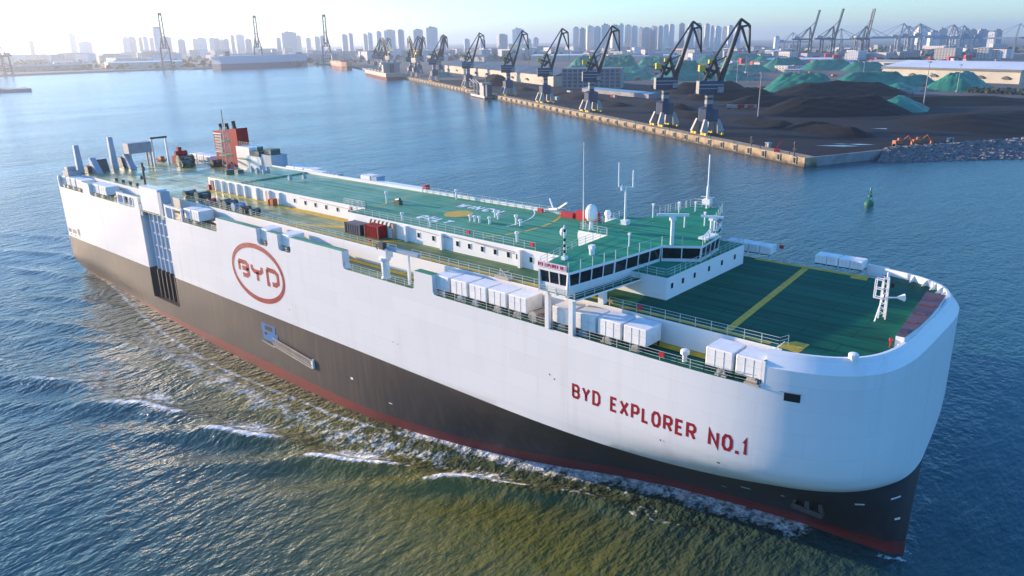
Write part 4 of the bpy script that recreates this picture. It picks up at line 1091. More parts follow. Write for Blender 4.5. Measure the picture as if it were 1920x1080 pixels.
mb = MB(); mb.box((-98.2,-2.6,30.3),(-95.0,3.4,33.0)); sh = mb.build("stern_house", M['steel'], ship)
for (dx,dy) in ((-97.8,-2.2),(-95.4,-2.2),(-97.8,3.0),(-95.4,3.0)):
    mb = MB(); mb.box((dx-0.2,dy-0.2,MD),(dx+0.2,dy+0.2,30.3)); mb.build("house_leg", M['tan'], sh)
mb = MB(); mb.beam((-97,4.4,MD),(-97,4.4,33.4),0.45); mb.beam((-97,8.2,MD),(-97,8.2,33.4),0.45); mb.build("boat_frame", M['white'], ship)
mb = MB(); mb.beam((-97,4.0,33.6),(-97,8.6,33.6),0.55,0.5); mb.build("frame_head", M['dark'], ship)
mb = MB(); mb.add([(-99,5.4,27.9),(-99,7.2,27.9),(-95.4,7.2,27.9),(-94.4,6.3,27.9),(-95.4,5.4,27.9),(-98.6,5.8,27.0),(-98.6,6.8,27.0),(-95.6,6.6,27.0),(-95.2,6.3,27.0),(-95.6,6.0,27.0)],[(0,1,2,3,4),(9,8,7,6,5),(0,5,6,1),(1,6,7,2),(2,7,8,3),(3,8,9,4),(4,9,5,0)]); mb.box((-97.6,5.8,27.91),(-96.2,6.8,28.6)); mb.build("rescue_boat", M['orange'], ship)
mb = MB(); mb.box((-97.5,9.4,MD),(-94.5,13.4,28.2)); mb.cyl((-96,9.8,28.9),(-96,13.0,28.9),0.7,10); mb.box((-96.6,10.6,29.0),(-95.6,11.6,30.6)); mb.build("stern_winch", M['red'], ship)
def winch(x, y, s, m='mach_green'):
    mb = MB(); mb.box((x-1.6*s,y-1.2*s,MD),(x+1.6*s,y+1.2*s,MD+0.4*s)); mb.cyl((x-0.4*s,y-1.5*s,MD+1.1*s),(x-0.4*s,y+1.5*s,MD+1.1*s),0.85*s,12); mb.cyl((x-0.4*s,y-1.6*s,MD+1.1*s),(x-0.4*s,y-1.4*s,MD+1.1*s),1.15*s,12); mb.cyl((x-0.4*s,y+1.4*s,MD+1.1*s),(x-0.4*s,y+1.6*s,MD+1.1*s),1.15*s,12)
    mb.box((x+0.5*s,y-0.7*s,MD+0.4*s),(x+1.5*s,y+0.5*s,MD+1.7*s)); return mb.build("deck_winch", M[m], ship)
winch(-88.5,9.2,1.25); winch(-84.5,7.4,0.9); winch(-41.5,-12.4,0.75); winch(-36.5,-12.0,0.85); winch(-79,13,0.9,'dark')
for (x,y,s,m) in ((-31.5,-12.8,0.5,'red2'),(-26.4,-12.6,0.7,'dark'),(-23.6,-12.9,0.8,'mach_green'),(-20.8,-12.8,0.7,'blue_grey'),(-17.6,-13.2,0.6,'brown'),(-14.6,-13.0,0.55,'mach_green')): winch(x,y,s,m)
for k in range(7):
    x = -35+k*3.3; mb = MB(); mb.lathe((x,-13.6,MD),[(0.16,0),(0.16,0.55),(0.28,0.6),(0.28,0.75)],8); mb.lathe((x+0.8,-13.6,MD),[(0.16,0),(0.16,0.55),(0.28,0.6),(0.28,0.75)],8); mb.build("bollard", M['mach_green'], ship)
for k in range(4):
    x = -78+k*4.0; mb = MB(); mb.lathe((x,-13.2,MD),[(0.18,0),(0.18,0.6),(0.3,0.7)],8); mb.lathe((x+0.8,-13.2,MD),[(0.18,0),(0.18,0.6),(0.3,0.7)],8); mb.build("bollard", M['mach_green'], ship)

# ---- loose things standing on the deck (they can be lifted off)
def crate(name, x0, x1, y0, y1, z0, z1, m, label, cat):
    """corrugated box in ship coordinates, placed on the trimmed deck"""
    o = empty(name, ship.matrix_basis @ Vector(((x0+x1)/2,(y0+y1)/2,z0)), 0, label, cat); o.rotation_euler = ship.rotation_euler
    lx, ly, h = x1-x0, y1-y0, z1-z0
    b = MB(); b.box((-lx/2,-ly/2,0.08),(lx/2,ly/2,h)); b.build("body", M[m], o)
    k = MB()
    for i in range(7):
        t = -lx/2+0.2+i*(lx-0.4)/6; k.box((t-0.1,-ly/2-0.06,0.2),(t+0.1,-ly/2,h-0.15)); k.box((t-0.1,ly/2,0.2),(t+0.1,ly/2+0.06,h-0.15))
    k.build("corrugation", M[m], o)
    for sx in (-1,1):
        for sy in (-1,1):
            f = MB(); f.box((sx*lx/2-0.09,sy*ly/2-0.09,0),(sx*lx/2+0.09,sy*ly/2+0.09,h+0.03)); f.build("corner_post", M['brown' if m == 'red' else 'dark'], o)
    d = MB(); d.box((-lx/2-0.05,-ly/2+0.2,0.2),(-lx/2,-0.03,h-0.2)); d.box((-lx/2-0.05,0.03,0.2),(-lx/2,ly/2-0.2,h-0.2)); d.build("door", M['white' if m == 'navy' else m], o)
    return o
bpy.context.view_layer.update()
crate("store_container",15.6,19.0,-11.0,-9.3,MD+0.02,28.5,'red',"small faded red store container beside the striped door on the ship's side deck","container")
crate("generator_box",10.6,14.6,-11.2,-9.2,MD+0.02,28.2,'navy',"dark blue generator box with a white end, next to the red store container","generator")
mb = MB(); mb.box((-0.7,-0.5,0.0),(0.7,0.5,1.6)); mb.box((-0.75,-0.55,1.6),(0.75,0.55,1.7))
mb = MB(); mb.beam((83.4,18.0,26.6),(86.05,17.55,26.6),0.25,1.4); mb.build("bulwark_end", M['hull_white'], ship)

# ---------------------------------------------------------------- harbour ground and quays
QC = Vector((-18.0, 257.0)); QD = Vector((-0.870, 0.493)); QN = Vector((0.493, 0.870)); QA = math.atan2(-0.493, 0.870)
def Q(t, n, z=4.0):
    c = QC + QD*t + QN*n; return Vector((c.x, c.y, z))
M['ground'] = mat("dusty yard ground", (0.095,0.085,0.080), 0.9, var=0.45, scale=0.012, detail=8)
M['coal_ground'] = mat("coal dust ground", (0.011,0.0105,0.016), 0.9, var=0.5, scale=0.035, c2=(0.007,0.006,0.008), spec=0.2, detail=8)
M['coal'] = mat("coal", (0.0065,0.0068,0.0085), 0.9, spec=0.2, var=0.5, scale=0.18, bump=0.8, detail=8)
M['tarp'] = mat("green netting", (0.012,0.185,0.115), 0.6, var=0.45, scale=0.06, bump=0.5, detail=7)
def quay_mat():
    m, nt, b = new_mat("quay concrete"); N = nt.nodes.new; L = nt.links.new
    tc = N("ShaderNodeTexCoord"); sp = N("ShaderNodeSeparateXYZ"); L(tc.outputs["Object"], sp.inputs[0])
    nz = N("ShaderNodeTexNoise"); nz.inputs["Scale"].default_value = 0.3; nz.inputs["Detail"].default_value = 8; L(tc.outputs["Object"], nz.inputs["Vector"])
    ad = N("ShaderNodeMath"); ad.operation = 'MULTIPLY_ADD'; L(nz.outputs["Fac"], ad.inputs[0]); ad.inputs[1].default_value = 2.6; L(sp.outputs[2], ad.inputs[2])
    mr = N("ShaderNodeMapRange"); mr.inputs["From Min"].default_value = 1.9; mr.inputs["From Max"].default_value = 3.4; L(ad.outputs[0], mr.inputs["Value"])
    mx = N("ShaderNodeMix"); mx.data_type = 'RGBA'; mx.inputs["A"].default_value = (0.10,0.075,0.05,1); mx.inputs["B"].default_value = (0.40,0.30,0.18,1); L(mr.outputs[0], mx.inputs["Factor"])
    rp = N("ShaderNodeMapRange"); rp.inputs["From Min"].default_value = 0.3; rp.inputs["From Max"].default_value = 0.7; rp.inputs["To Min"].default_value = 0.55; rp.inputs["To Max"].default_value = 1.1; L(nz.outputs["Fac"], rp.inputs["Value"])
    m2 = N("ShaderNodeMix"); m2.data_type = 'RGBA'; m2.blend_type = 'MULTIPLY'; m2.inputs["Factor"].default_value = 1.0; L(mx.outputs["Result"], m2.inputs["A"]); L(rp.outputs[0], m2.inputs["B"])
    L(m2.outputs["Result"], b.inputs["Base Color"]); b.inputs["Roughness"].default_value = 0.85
    return m
M['concrete'] = quay_mat()
M['concrete2'] = mat("grey concrete", (0.26,0.26,0.27), 0.85, var=0.3, scale=0.15, detail=7)
M['rock'] = mat("revetment rock", (0.17,0.17,0.18), 0.9, var=0.5, scale=0.8)
M['puddle'] = mat("wet puddle", (0.03,0.035,0.04), 0.08, var=0.2, scale=0.3)
M['rubber'] = mat("fender rubber", (0.016,0.015,0.015), 0.7, var=0.2)
M['crane_dark'] = mat("crane dark steel", (0.016,0.018,0.024), 0.5, var=0.25, scale=0.3)
M['crane_blue'] = mat("crane blue paint", (0.012,0.035,0.085), 0.45, var=0.25, scale=0.2)
M['crane_white'] = mat("crane white paint", (0.30,0.29,0.28), 0.5, var=0.2, scale=0.4)
M['crane_yellow'] = mat("crane yellow paint", (0.62,0.43,0.03), 0.5, var=0.2, scale=0.3)
M['sts'] = mat("gantry crane paint", (0.05,0.065,0.09), 0.5, var=0.2, scale=0.05)
M['sts2'] = mat("gantry crane pale paint", (0.30,0.33,0.37), 0.5, var=0.2, scale=0.05)
M['beige'] = mat("beige wall render", (0.46,0.42,0.34), 0.8, var=0.15, scale=0.05)
M['roof_dark'] = mat("slate blue roof", (0.065,0.085,0.105), 0.6, var=0.25, scale=0.03)
M['roof_white'] = mat("white metal roof", (0.66,0.68,0.70), 0.45, var=0.1, scale=0.03)
M['roof_blue'] = mat("blue metal roof", (0.16,0.34,0.46), 0.5, var=0.2, scale=0.05)
M['veg'] = mat("scrub leaves", (0.045,0.060,0.022), 0.8, var=0.5, scale=0.3)

gp = [Q(0,0)[:2], (1.5,306), (45,379), (110,450), (420,660), (1500,1500), (13500,8000), (13500,14000), (-14000,14000), (-14000,-9000), (-2300,-9000),
      (-1950,-2500), (-1800,300), (-1798,417), (-1818,590), (-1836,815), (-1775,828), (-1790,1138), (-1650,1150), (-1602,1121), (-1545,1105), Q(1640,30)[:2], Q(1640,0)[:2]]
mb = MB(); mb.prism([tuple(p) for p in gp], -4, 4.0, 0, 1)
tag(mb.build("harbour_ground", [M['ground'], M['concrete2']]), "flat dusty ground of the port and town behind the water", "ground", kind="structure")
mb = MB(); mb.prism([tuple(Q(t,n)[:2]) for t, n in ((1.0,6.5),(8.6,49),(7.6,134),(-12,226),(-150,540),(60,470),(330,300),(780,120),(820,6.5))][::-1], 4.004, 4.03)
tag(mb.build("coal_yard_ground", M['coal_ground']), "black coal-stained ground of the quayside yard", "ground", kind="structure")
# quay apron with its fenders
mb = MB(); a, b = Q(-0.3,-0.45), Q(1641,-0.45)
pr = [tuple(Q(t,n)[:2]) for t, n in ((-0.4,-0.5),(-0.4,6.4),(1641,6.4),(1641,-0.5))]
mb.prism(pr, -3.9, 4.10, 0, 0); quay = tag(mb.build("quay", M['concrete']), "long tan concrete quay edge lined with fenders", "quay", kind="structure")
fb = MB(); fb.box((-1.3,-0.55,-3.2),(1.3,0.1,-0.2)); fbo = None
rb = MB(); rb.box((-0.6,-0.95,-2.9),(0.6,-0.56,-0.5))
cb = MB(); cb.box((-1.5,-0.5,0.02),(1.5,0.6,0.45))
for k in range(62):
    t = 6+k*11.4+k*k*0.06; c = Q(t,-0.5)
    if t > 1000: break
    if fbo is None:
        fbo = cb.build("fender_block", M['crane_white'], quay); f1 = fb.build("fender_block", M['crane_white'], quay); f2 = rb.build("fender", M['rubber'], quay); o1, o2 = f1, f2
        bpy.data.objects.remove(fbo); fbo = f1
    else: o1 = share(f1, "fender_block", quay); o2 = share(f2, "fender", quay)
    for o in (o1, o2): o.location = (c.x, c.y, c.z); o.rotation_euler = (0,0,QA)
for k in range(30):
    c = Q(12+k*22, 0.6, 4.1)
    if k == 0:
        b0 = MB(); b0.lathe((0,0,0),[(0.35,0),(0.28,0.5),(0.5,0.7),(0.5,0.85)],8); b0 = b0.build("bollard", M['dark'], quay); b0.location = c
    else: share(b0, "bollard", quay, c)
mb = MB(); mb.beam((-17.6,257.6,0.15),(2.2,305.0,0.15),0.8,8.0); tag(mb.build("side_quay_wall", M['concrete2']), "shaded grey quay wall running back from the corner", "wall")
# rock revetment
rg = random.Random(11); mb = MB()
line = [(4,290),(30,316),(52.6,339),(120,402),(260,513)]
def along(s):
    d = [0]
    for p, q in zip(line[:-1], line[1:]): d.append(d[-1]+math.dist(p,q))
    for i in range(len(line)-1):
        if s <= d[i+1]: t = (s-d[i])/(d[i+1]-d[i]); return (line[i][0]+(line[i+1][0]-line[i][0])*t, line[i][1]+(line[i+1][1]-line[i][1])*t)
    return line[-1]
line2 = [(1.5,306),(24,344),(45,379),(110,450),(250,555)]
def along2(s):
    global line
    keep = line; line = line2; t = along(s*1.19); line = keep; return t
mb.add([(4,290,-1.2),(52.6,339,-1.2),(120,402,-1.2),(260,513,-1.2),(1.5,306,3.9),(45,379,3.9),(110,450,3.9),(250,555,3.9)],[(0,1,5,4),(1,2,6,5),(2,3,7,6)])
for k in range(5200):
    s = 250*rg.random()**1.2; x, y = along(s); h = rg.random(); r = rg.uniform(0.7,1.7)
    x2, y2 = along2(s); c = Vector((x+(x2-x)*h*1.05, y+(y2-y)*h*1.05, h*4.9-0.7))
    e = Matrix.Rotation(rg.uniform(0,6.28),3,'Z') @ Matrix.Rotation(rg.uniform(-0.7,0.7),3,'X')
    vs = []
    for sx in (-1,1):
        for sy in (-1,1):
            for sz in (-1,1): vs.append(c + e @ Vector((sx*r*rg.uniform(.6,1), sy*r*rg.uniform(.5,.9), sz*r*rg.uniform(.4,.8))))
    mb.add(vs, [(0,1,3,2),(4,6,7,5),(0,4,5,1),(2,3,7,6),(0,2,6,4),(1,5,7,3)])
tag(mb.build("rock_revetment", M['rock']), "sloping bank of dark rubble rocks at the water's edge", "rocks", kind="stuff")
for i, (pts) in enumerate(([(-30,300),(-18,304),(-12,310),(-20,309)], [(-26,312),(-14,314),(-8,320),(-18,318)], [(-62,382),(-50,386),(-52,389)], [(-35,390),(-24,393),(-26,396)], [(-80,352),(-70,356),(-72,358)], [(-92,372),(-84,372),(-86,375)], [(-58,340),(-50,343),(-53,345)])):
    mb = MB(); mb.prism(pts, 4.034, 4.045); tag(mb.build("puddle", M['puddle']), "shallow bright puddles on the coal yard", "puddle", kind="structure")

# ---------------------------------------------------------------- slewing cranes on the quay
def slewing_crane():
    root = empty("slewing_crane")
    up = rad(42.0) - QA
    R = Matrix.Rotation(up, 3, 'Z')
    def U(x, y, z): return R @ Vector((x, y, z))
    for sx in (-1, 1):
        for sy in (-1, 1):
            mb = MB(); mb.beam((sx*5.2,sy*5.2,1.4),(sx*4.0,sy*4.0,8.4),4.4,1.6,0,1.6,1.6); mb.build("leg", M['crane_white'], root)
            mb = MB(); mb.box((sx*5.2-2.8,sy*5.2-0.6,0.0),(sx*5.2-0.4,sy*5.2+0.6,1.3)); mb.box((sx*5.2+0.4,sy*5.2-0.6,0.0),(sx*5.2+2.8,sy*5.2+0.6,1.3)); mb.build("bogie", M['crane_yellow'], root)
    mb = MB(); mb.lathe((0,0,0),[(5.6,7.2),(5.6,14.0),(3.2,15.0)],8); mb.build("portal", M['crane_blue'], root)
    mb = MB(); mb.cyl((0,0,15),(0,0,22),2.3,12); mb.build("column", M['crane_blue'], root)
    mb = MB(); mb.cyl((0,0,16.6),(0,0,18.8),2.36,12); mb.cyl((0,0,20.2),(0,0,21.6),2.36,12); mb.build("column_band", M['crane_white'], root)
    def ub(a, b, m, name, parent=root):
        mb = MB(); mb.box(a, b); mb.v = [tuple(U(*v)) for v in mb.v]; return mb.build(name, m, parent)
    mh = ub((-6.6,-3.6,22),(6.6,3.6,29.2), M['crane_blue'], "machine_house")
    ub((-6.75,-3.75,26.8),(6.75,3.75,27.5), M['crane_white'], "house_stripe", mh); ub((-6.75,-3.75,24.9),(6.75,3.75,25.4), M['crane_white'], "house_stripe", mh)
    ub((-6.9,-3.5,22.3),(-6.62,3.5,29.0), M['crane_white'], "house_end", mh)
    ub((3.4,-5.4,23),(6.4,-3.62,26), M['crane_white'], "cab", mh)
    def bm(name, m, *segs):
        mb = MB()
        for (p, q, w, w2) in segs: mb.beam(U(*p), U(*q), w, w, 0, w2, w2)
        return mb.build(name, m, root)
    bm("jib", M['crane_dark'], ((5.4,-1.5,29.2),(14,-0.5,57),2.1,1.3), ((5.4,1.5,29.2),(14,0.5,57),2.1,1.3))
    bm("tower_frame", M['crane_dark'], ((-3.5,-1.6,29.2),(1.5,-1.2,41.5),1.6,1.1), ((-3.5,1.6,29.2),(1.5,1.2,41.5),1.6,1.1), ((4.8,-1.6,29.2),(1.5,-1.2,41.5),1.4,1.0), ((4.8,1.6,29.2),(1.5,1.2,41.5),1.4,1.0), ((-5.5,0,36.0),(5.0,0,33.5),2.0,1.2), ((-1.0,-1.5,31.0),(4.6,1.5,36.0),1.8,1.0))
    bm("tie_rod", M['crane_dark'], ((1.5,-0.9,41.5),(14.4,-0.3,61.4),1.0,0.8), ((1.5,0.9,41.5),(14.4,0.3,61.4),1.0,0.8))
    bm("fly_jib", M['crane_dark'], ((14.4,0,61.4),(19.4,0,58.2),1.2,1.1), ((14.0,0,57),(19.4,0,58.2),1.1,1.1), ((14.0,0,57),(14.4,0,61.4),1.1,1.1), ((19.4,0,58.2),(20.6,0,43.5),1.2,0.7), ((15.0,0,58.0),(20.6,0,43.5),1.3,0.7))
    bm("luffing_rod", M['crane_dark'], ((-2.0,0,37.5),(9.2,0,42.5),0.6,0.5), ((-2.0,0,30),(-5.0,0,36.5),0.9,0.9))
    ub((-6.8,-2.0,34.2),(-3.6,2.0,37.6), M['crane_yellow'], "counterweight"); ub((-1.6,-1.4,38.4),(1.2,1.4,40.4), M['crane_yellow'], "counterweight")
    bm("grab_rope", M['crane_dark'], ((20.6,0,43.5),(20.6,0,27),0.12,0.12), ((20.9,0.6,43.5),(20.9,0.6,27),0.12,0.12))
    return root
proto = slewing_crane()
SC = [(97,"slewing crane nearest the quay corner, blue house and yellow counterweights"),(146,"second slewing crane from the quay corner, blue house and raised dark jib"),
      (258,"third slewing crane from the quay corner, behind the bridge mast"),(356,"fourth slewing crane from the quay corner, beside the grey block of stores"),
      (460,"fifth slewing crane from the quay corner, standing at the moored small boat"),(612,"sixth slewing crane from the quay corner, before the long beige shed"),
      (793,"seventh slewing crane from the quay corner, beside the moored bulk carrier's stern")]
for i, (t, lab) in enumerate(SC):
    o = proto if i == 0 else copy_tree(proto)
    o.location = Q(t, 10.5, 4.03); o.rotation_euler = (0,0,QA); tag(o, lab, "crane", "slewing cranes along the coal quay")
FAR = [(930,12,170,"slewing crane with jib swung left over the moored bulk carrier"),(990,16,35,"slewing crane close behind the bulk carrier's deckhouse"),(1040,40,100,"slewing crane seen end-on beside the bulk carrier, jib upright"),
       (1010,70,95,"slewing crane seen end-on furthest right behind the bulk carrier"),(1180,12,175,"distant slewing crane with jib to the left above the red ship"),(1260,12,40,"distant slewing crane behind the red ship's bow"),(1350,14,20,"farthest slewing crane in the haze behind the red ship")]
for i, (t, n, a, lab) in enumerate(FAR):
    o = copy_tree(proto); o.location = Q(t, n, 4.03); o.rotation_euler = (0,0,rad(a)-rad(42)+QA+rad(42)-rad(0)); o.rotation_euler = (0,0,QA+rad(a)-rad(42))
    tag(o, lab, "crane", "slewing cranes along the coal quay")

# ---------------------------------------------------------------- ship-to-shore gantry cranes
def gantry(boom_up, m):
    root = empty("gantry_crane")
    for sx in (-15, 15):
        for sy in (-10, 10):
            mb = MB(); mb.beam((sx,sy,0),(sx,sy*0.9,46),3.2,3.2); mb.build("leg", m, root)
            mb = MB(); mb.box((sx-1.6,sy-5,0),(sx+1.6,sy+5,2)); mb.build("bogie", M['crane_dark'], root)
    mb = MB()
    for sy in (-10,10): mb.beam((-15,sy,14),(15,sy,14),1.8); mb.beam((-15,sy,3),(15,sy,24),0.9) if False else mb.beam((-15,sy,14),(15,sy*0.95,34),1.0)
    for sx in (-15,15): mb.beam((sx,-10,15),(sx,10,15),2.0); mb.beam((sx,-9,45),(sx,9,45),2.2); mb.beam((sx,-10,16),(sx,9,44),0.7)
    mb.build("portal_beam", m, root)
    mb = MB(); mb.beam((-34,-3.2,47.5),(17,-3.2,47.5),2.6,4.0); mb.beam((-34,3.2,47.5),(17,3.2,47.5),2.6,4.0); mb.build("girder", m, root)
    mb = MB(); mb.box((-30,-4.5,49),(-16,4.5,55)); mb.build("machine_house", M['sts2'], root)
    mb = MB()
    for sy in (-1,1): mb.beam((15,sy*8.5,46),(11,sy*2,78),2.4); mb.beam((-15,sy*8.5,46),(10,sy*2,78),1.8); mb.beam((-33,sy*3,49),(10,sy*2,77),0.6)
    mb.beam((11,-2.4,78),(11,2.4,78),1.5); mb.build("tower_frame", m, root)
    mb = MB()
    if boom_up:
        for sy in (-3.2,3.2): mb.beam((17,sy,47.5),(31,sy*0.9,120),2.8,3.2)
        for k in range(6): z = 60+k*11; x = 17+14*(z-47.5)/72.5; mb.beam((x,-3,z),(x,3,z),1.0)
        mb.box((28.5,-3.6,116),(33,3.6,121))
        mb.build("boom", m, root)
        mb = MB()
        for sy in (-2,2): mb.beam((11,sy,78),(24,sy*1.3,92),0.7); mb.beam((24,sy*1.3,92),(28,sy*1.4,104),0.6)
    else:
        for sy in (-3.2,3.2): mb.beam((17,sy,47.5),(78,sy,47.5),2.6,3.6)
        for k in range(7): mb.beam((22+k*9,-3,47.5),(22+k*9,3,47.5),1.0)
        mb.build("boom", m, root)
        mb = MB()
        for sy in (-2,2): mb.beam((11,sy,78),(48,sy*1.4,49),0.6); mb.beam((11,sy,78),(74,sy*1.5,49),0.6)
    mb.build("boom_stay", m, root)
    return root
gu = gantry(True, M['sts']); gd = gantry(False, M['sts2'])
def put(pr, first, loc, az, s, lab, grp):
    o = pr if first else copy_tree(pr); o.location = loc; o.rotation_euler = (0,0,rad(az)); o.scale = (s,s,s); tag(o, lab, "gantry crane", grp)
put(gu, True, (-1819,785,3.9), -25, 1.06, "hazy gantry crane with raised boom on the left shore, beside the dark round tower", "gantry cranes with raised booms on the left shore")
put(gu, False, (-1800,1025,3.9), -30, 1.03, "hazy gantry crane with raised boom rising behind the moored car carrier", "gantry cranes with raised booms on the left shore")
put(gu, False, (-1640,1130,3.9), -33, 1.02, "hazy gantry crane with raised boom to the right of the moored car carrier", "gantry cranes with raised booms on the left shore")
put(gu, False, (-1830,436,3.9), 200, 0.8, "hazy gantry crane cut by the left edge of the picture", "gantry cranes with raised booms on the left shore")
put(gu, False, (-690,1925,3.9), 40, 0.95, "leftmost gantry crane with raised boom in the container port", "gantry cranes of the container port")
put(gu, False, (-634,1931,3.9), 40, 0.96, "second gantry crane with raised boom in the container port", "gantry cranes of the container port")
put(gu, False, (-553,1939,3.9), 70, 0.94, "third gantry crane with raised boom in the container port", "gantry cranes of the container port")
put(gd, True, (-455,1950,3.9), 200, 1.0, "gantry crane with lowered boom and tall frame, right of the raised booms", "gantry cranes of the container port")
put(gd, False, (-600,2080,3.9), 35, 0.95, "gantry crane with lowered boom standing behind the third raised boom", "gantry cranes of the container port")
put(gd, False, (-520,2150,3.9), 35, 0.95, "small distant gantry crane with lowered boom in the middle of the port", "gantry cranes of the container port")
put(gd, False, (-380,2080,3.9), 215, 0.95, "distant gantry crane with lowered boom at the right of the port", "gantry cranes of the container port")
put(gd, False, (-660,2060,3.9), 35, 0.9, "gantry crane with lowered boom behind the second raised boom", "gantry cranes of the container port")
put(gd, False, (-470,2060,3.9), 35, 1.0, "gantry crane with lowered boom just left of the tallest lowered frame", "gantry cranes of the container port")
put(gd, False, (-330,1960,3.9), 200, 0.9, "gantry crane with lowered boom above the warehouse's left end", "gantry cranes of the container port")
put(gd, False, (-780,2040,3.9), 30, 0.8, "small gantry crane with lowered boom left of all the raised booms", "gantry cranes of the container port")
put(gd, False, (-195,1806,3.9), 185, 0.9, "pale gantry crane cut by the right edge of the picture", "gantry cranes of the container port")

# ---------------------------------------------------------------- sheds and stores
def shed(name, p, length, depth, h, ang, wm, rm, label, rise=4.0, over=0.6, doors=0):
    o = empty(name, p, ang, label, "shed")
    mb = MB(); mb.box((0,0,0),(length,depth,h)); mb.build("wall", wm, o)
    mb = MB(); k = over
    vs = [(-k,-k,h+0.01),(length+k,-k,h+0.01),(length+k,depth/2,h+rise),(-k,depth/2,h+rise),(length+k,depth+k,h+0.01),(-k,depth+k,h+0.01)]
    mb.add(vs, [(0,1,2,3),(3,2,4,5),(0,3,5),(1,4,2),(0,5,4,1)]); mb.build("roof", rm, o)
    for i in range(doors):
        x = length*(i+0.5)/doors; mb = MB(); mb.box((x-4,-1.8,h*0.32),(x+4,-0.05,h*0.40)); mb.add([(x-5,-2.4,h*0.40),(x+5,-2.4,h*0.40),(x,-2.4,h*0.55),(x-5,-0.02,h*0.40),(x+5,-0.02,h*0.40),(x,-0.02,h*0.55)],[(0,1,2),(3,5,4),(0,2,5,3),(1,4,5,2),(0,3,4,1)]); mb.build("door_canopy", M['crane_dark'], o)
    return o
shed("long_shed", Q(1120,104,3.9), 545, 55, 12.0, QA, M['beige'], M['roof_dark'], "long beige shed with a slate-blue roof behind the middle cranes", 8.0, 1.0, 9)
shed("blue_roofed_store", Q(470,95,3.9), 120, 16, 4.0, QA+0.12, M['concrete2'], M['roof_blue'], "low store with a pale blue roof at the edge of the coal yard", 1.2)
shed("warehouse", Vector((-202,962,3.9)), 172, 90, 14.5, math.atan2(-66.7,158.6), M['beige'], M['roof_white'], "large beige warehouse with a white roof behind the right-hand tarped heaps", 7.0, 1.5, 6)
mb = MB(); mb.box((-1.6,-1.9,12.6),(173.6,-1.52,14.9)); _w = [o for o in col.objects if o.name.startswith('warehouse')][0]; mb.build('fascia', M['roof_dark'], _w)
wb = empty("store_block", Vector((-430,600,3.9)), math.atan2(30,56), "grey gridded block of stacked store cells behind the fourth crane", "building")
mb = MB(); mb.box((0,0,0),(66,26,22)); mb.build("wall", M['concrete2'], wb)
for i in range(11):
    for j in range(5):
        mb = MB(); mb.box((1.5+i*5.9,-0.25,2+j*4.0),(5.4+i*5.9,-0.02,4.8+j*4.0)); mb.build("cell", M['roof_dark'], wb)
shed("low_shed", Vector((-1690,1835,3.9)), 90, 60, 22, rad(35), M['beige'], M['roof_white'], "pale flat shed beyond the long shed's roof", 2)
shed("far_hall", Vector((-1720,1930,3.9)), 70, 60, 42, rad(30), mat("straw wall", (0.62,0.56,0.36), 0.8), M['roof_white'], "straw-coloured hall standing out beyond the long shed's roof", 2)
for i, (x, y, l, d, h, a, rm, lab) in enumerate(((-1500,1480,160,50,12,-20,'roof_dark',"wide dark-roofed shed far behind the red ship"),(-1250,1500,140,60,14,20,'roof_white',"white-roofed shed beyond the long shed's far end"),
      (-980,1560,120,40,11,10,'roof_blue',"blue-roofed shed in the middle distance behind the fifth crane"),(-1960,700,180,50,14,80,'roof_white',"pale quay shed left of the moored car carrier"),
      (-2000,470,200,60,12,85,'roof_dark',"low shed on the hazy left shore near the picture's edge"),(-330,1300,150,40,10,-20,'beige',"tan wall-like shed beyond the green heaps"),(-560,1390,130,40,10,15,'roof_white',"white store beyond the far green heaps"))):
    shed("shed", Vector((x,y,3.9)), l, d, h, rad(a), M['beige'] if i % 2 else M['concrete2'], M[rm], lab, 3)

# ---------------------------------------------------------------- heaps of coal and netted stock
def heap(name, x, y, w, d, h, m, label, cat, seed, ang=0.7, ridge=0.45):
    rg = np.random.RandomState(seed); n = 64
    u = np.linspace(-1,1,n); U_, V_ = np.meshgrid(u,u,indexing='ij')
    a = np.maximum(np.abs(U_)-ridge,0)/(1-ridge); r = np.sqrt(a**2+V_**2)
    z = np.clip(1-r,0,1); z = np.minimum(z*1.15, 0.92+0.08*z)
    nz = np.zeros_like(z)
    for k in range(1,10):
        ph = rg.uniform(0,6.28,4); fx, fy = rg.uniform(1,3.2,2)*k*0.9
        nz += np.sin(fx*U_*3+ph[0]+1.5*np.sin(fy*V_+ph[2]))*np.sin(fy*V_*3+ph[1])/k
    z = np.clip(z+0.075*nz*np.sqrt(np.clip(z,0,1))+0.035*np.abs(np.sin(9*V_+4*np.sin(3*U_+seed)))*np.sqrt(np.clip(z,0,1)),0,None)*h
    ca, sa = math.cos(ang), math.sin(ang)
    X = (U_*w/2)*ca-(V_*d/2)*sa; Y = (U_*w/2)*sa+(V_*d/2)*ca
    vs = np.stack([X,Y,z],-1).reshape(-1,3).tolist()
    fs = [(i*n+j,(i+1)*n+j,(i+1)*n+j+1,i*n+j+1) for i in range(n-1) for j in range(n-1)]
    mb = MB(); mb.v = [tuple(v) for v in vs]; mb.f = fs; mb.m = [0]*len(fs)
    o = mb.build(name, m, smooth=True, loc=(x,y,4.02)); return tag(o, label, cat)
C_, T_ = M['coal'], M['tarp']
heap("coal_heap",-86,478,104,64,11,C_,"big black coal heap in the open middle of the coal yard","coal heap",1)
heap("coal_heap",40,480,170,110,6.5,C_,"broad black coal bank filling the right edge of the coal yard","coal heap",2,0.8,0.65)
heap("coal_heap",-146,655,128,60,11,C_,"dark coal ridge between the big coal heap and the green netted heaps","coal heap",3)
heap("coal_heap",-552,622,60,40,12,C_,"small coal heap on the quay behind the moored small boat","coal heap",4,QA)
heap("coal_heap",-150,520,80,44,7,C_,"low black coal heap left of the big coal heap","coal heap",41)
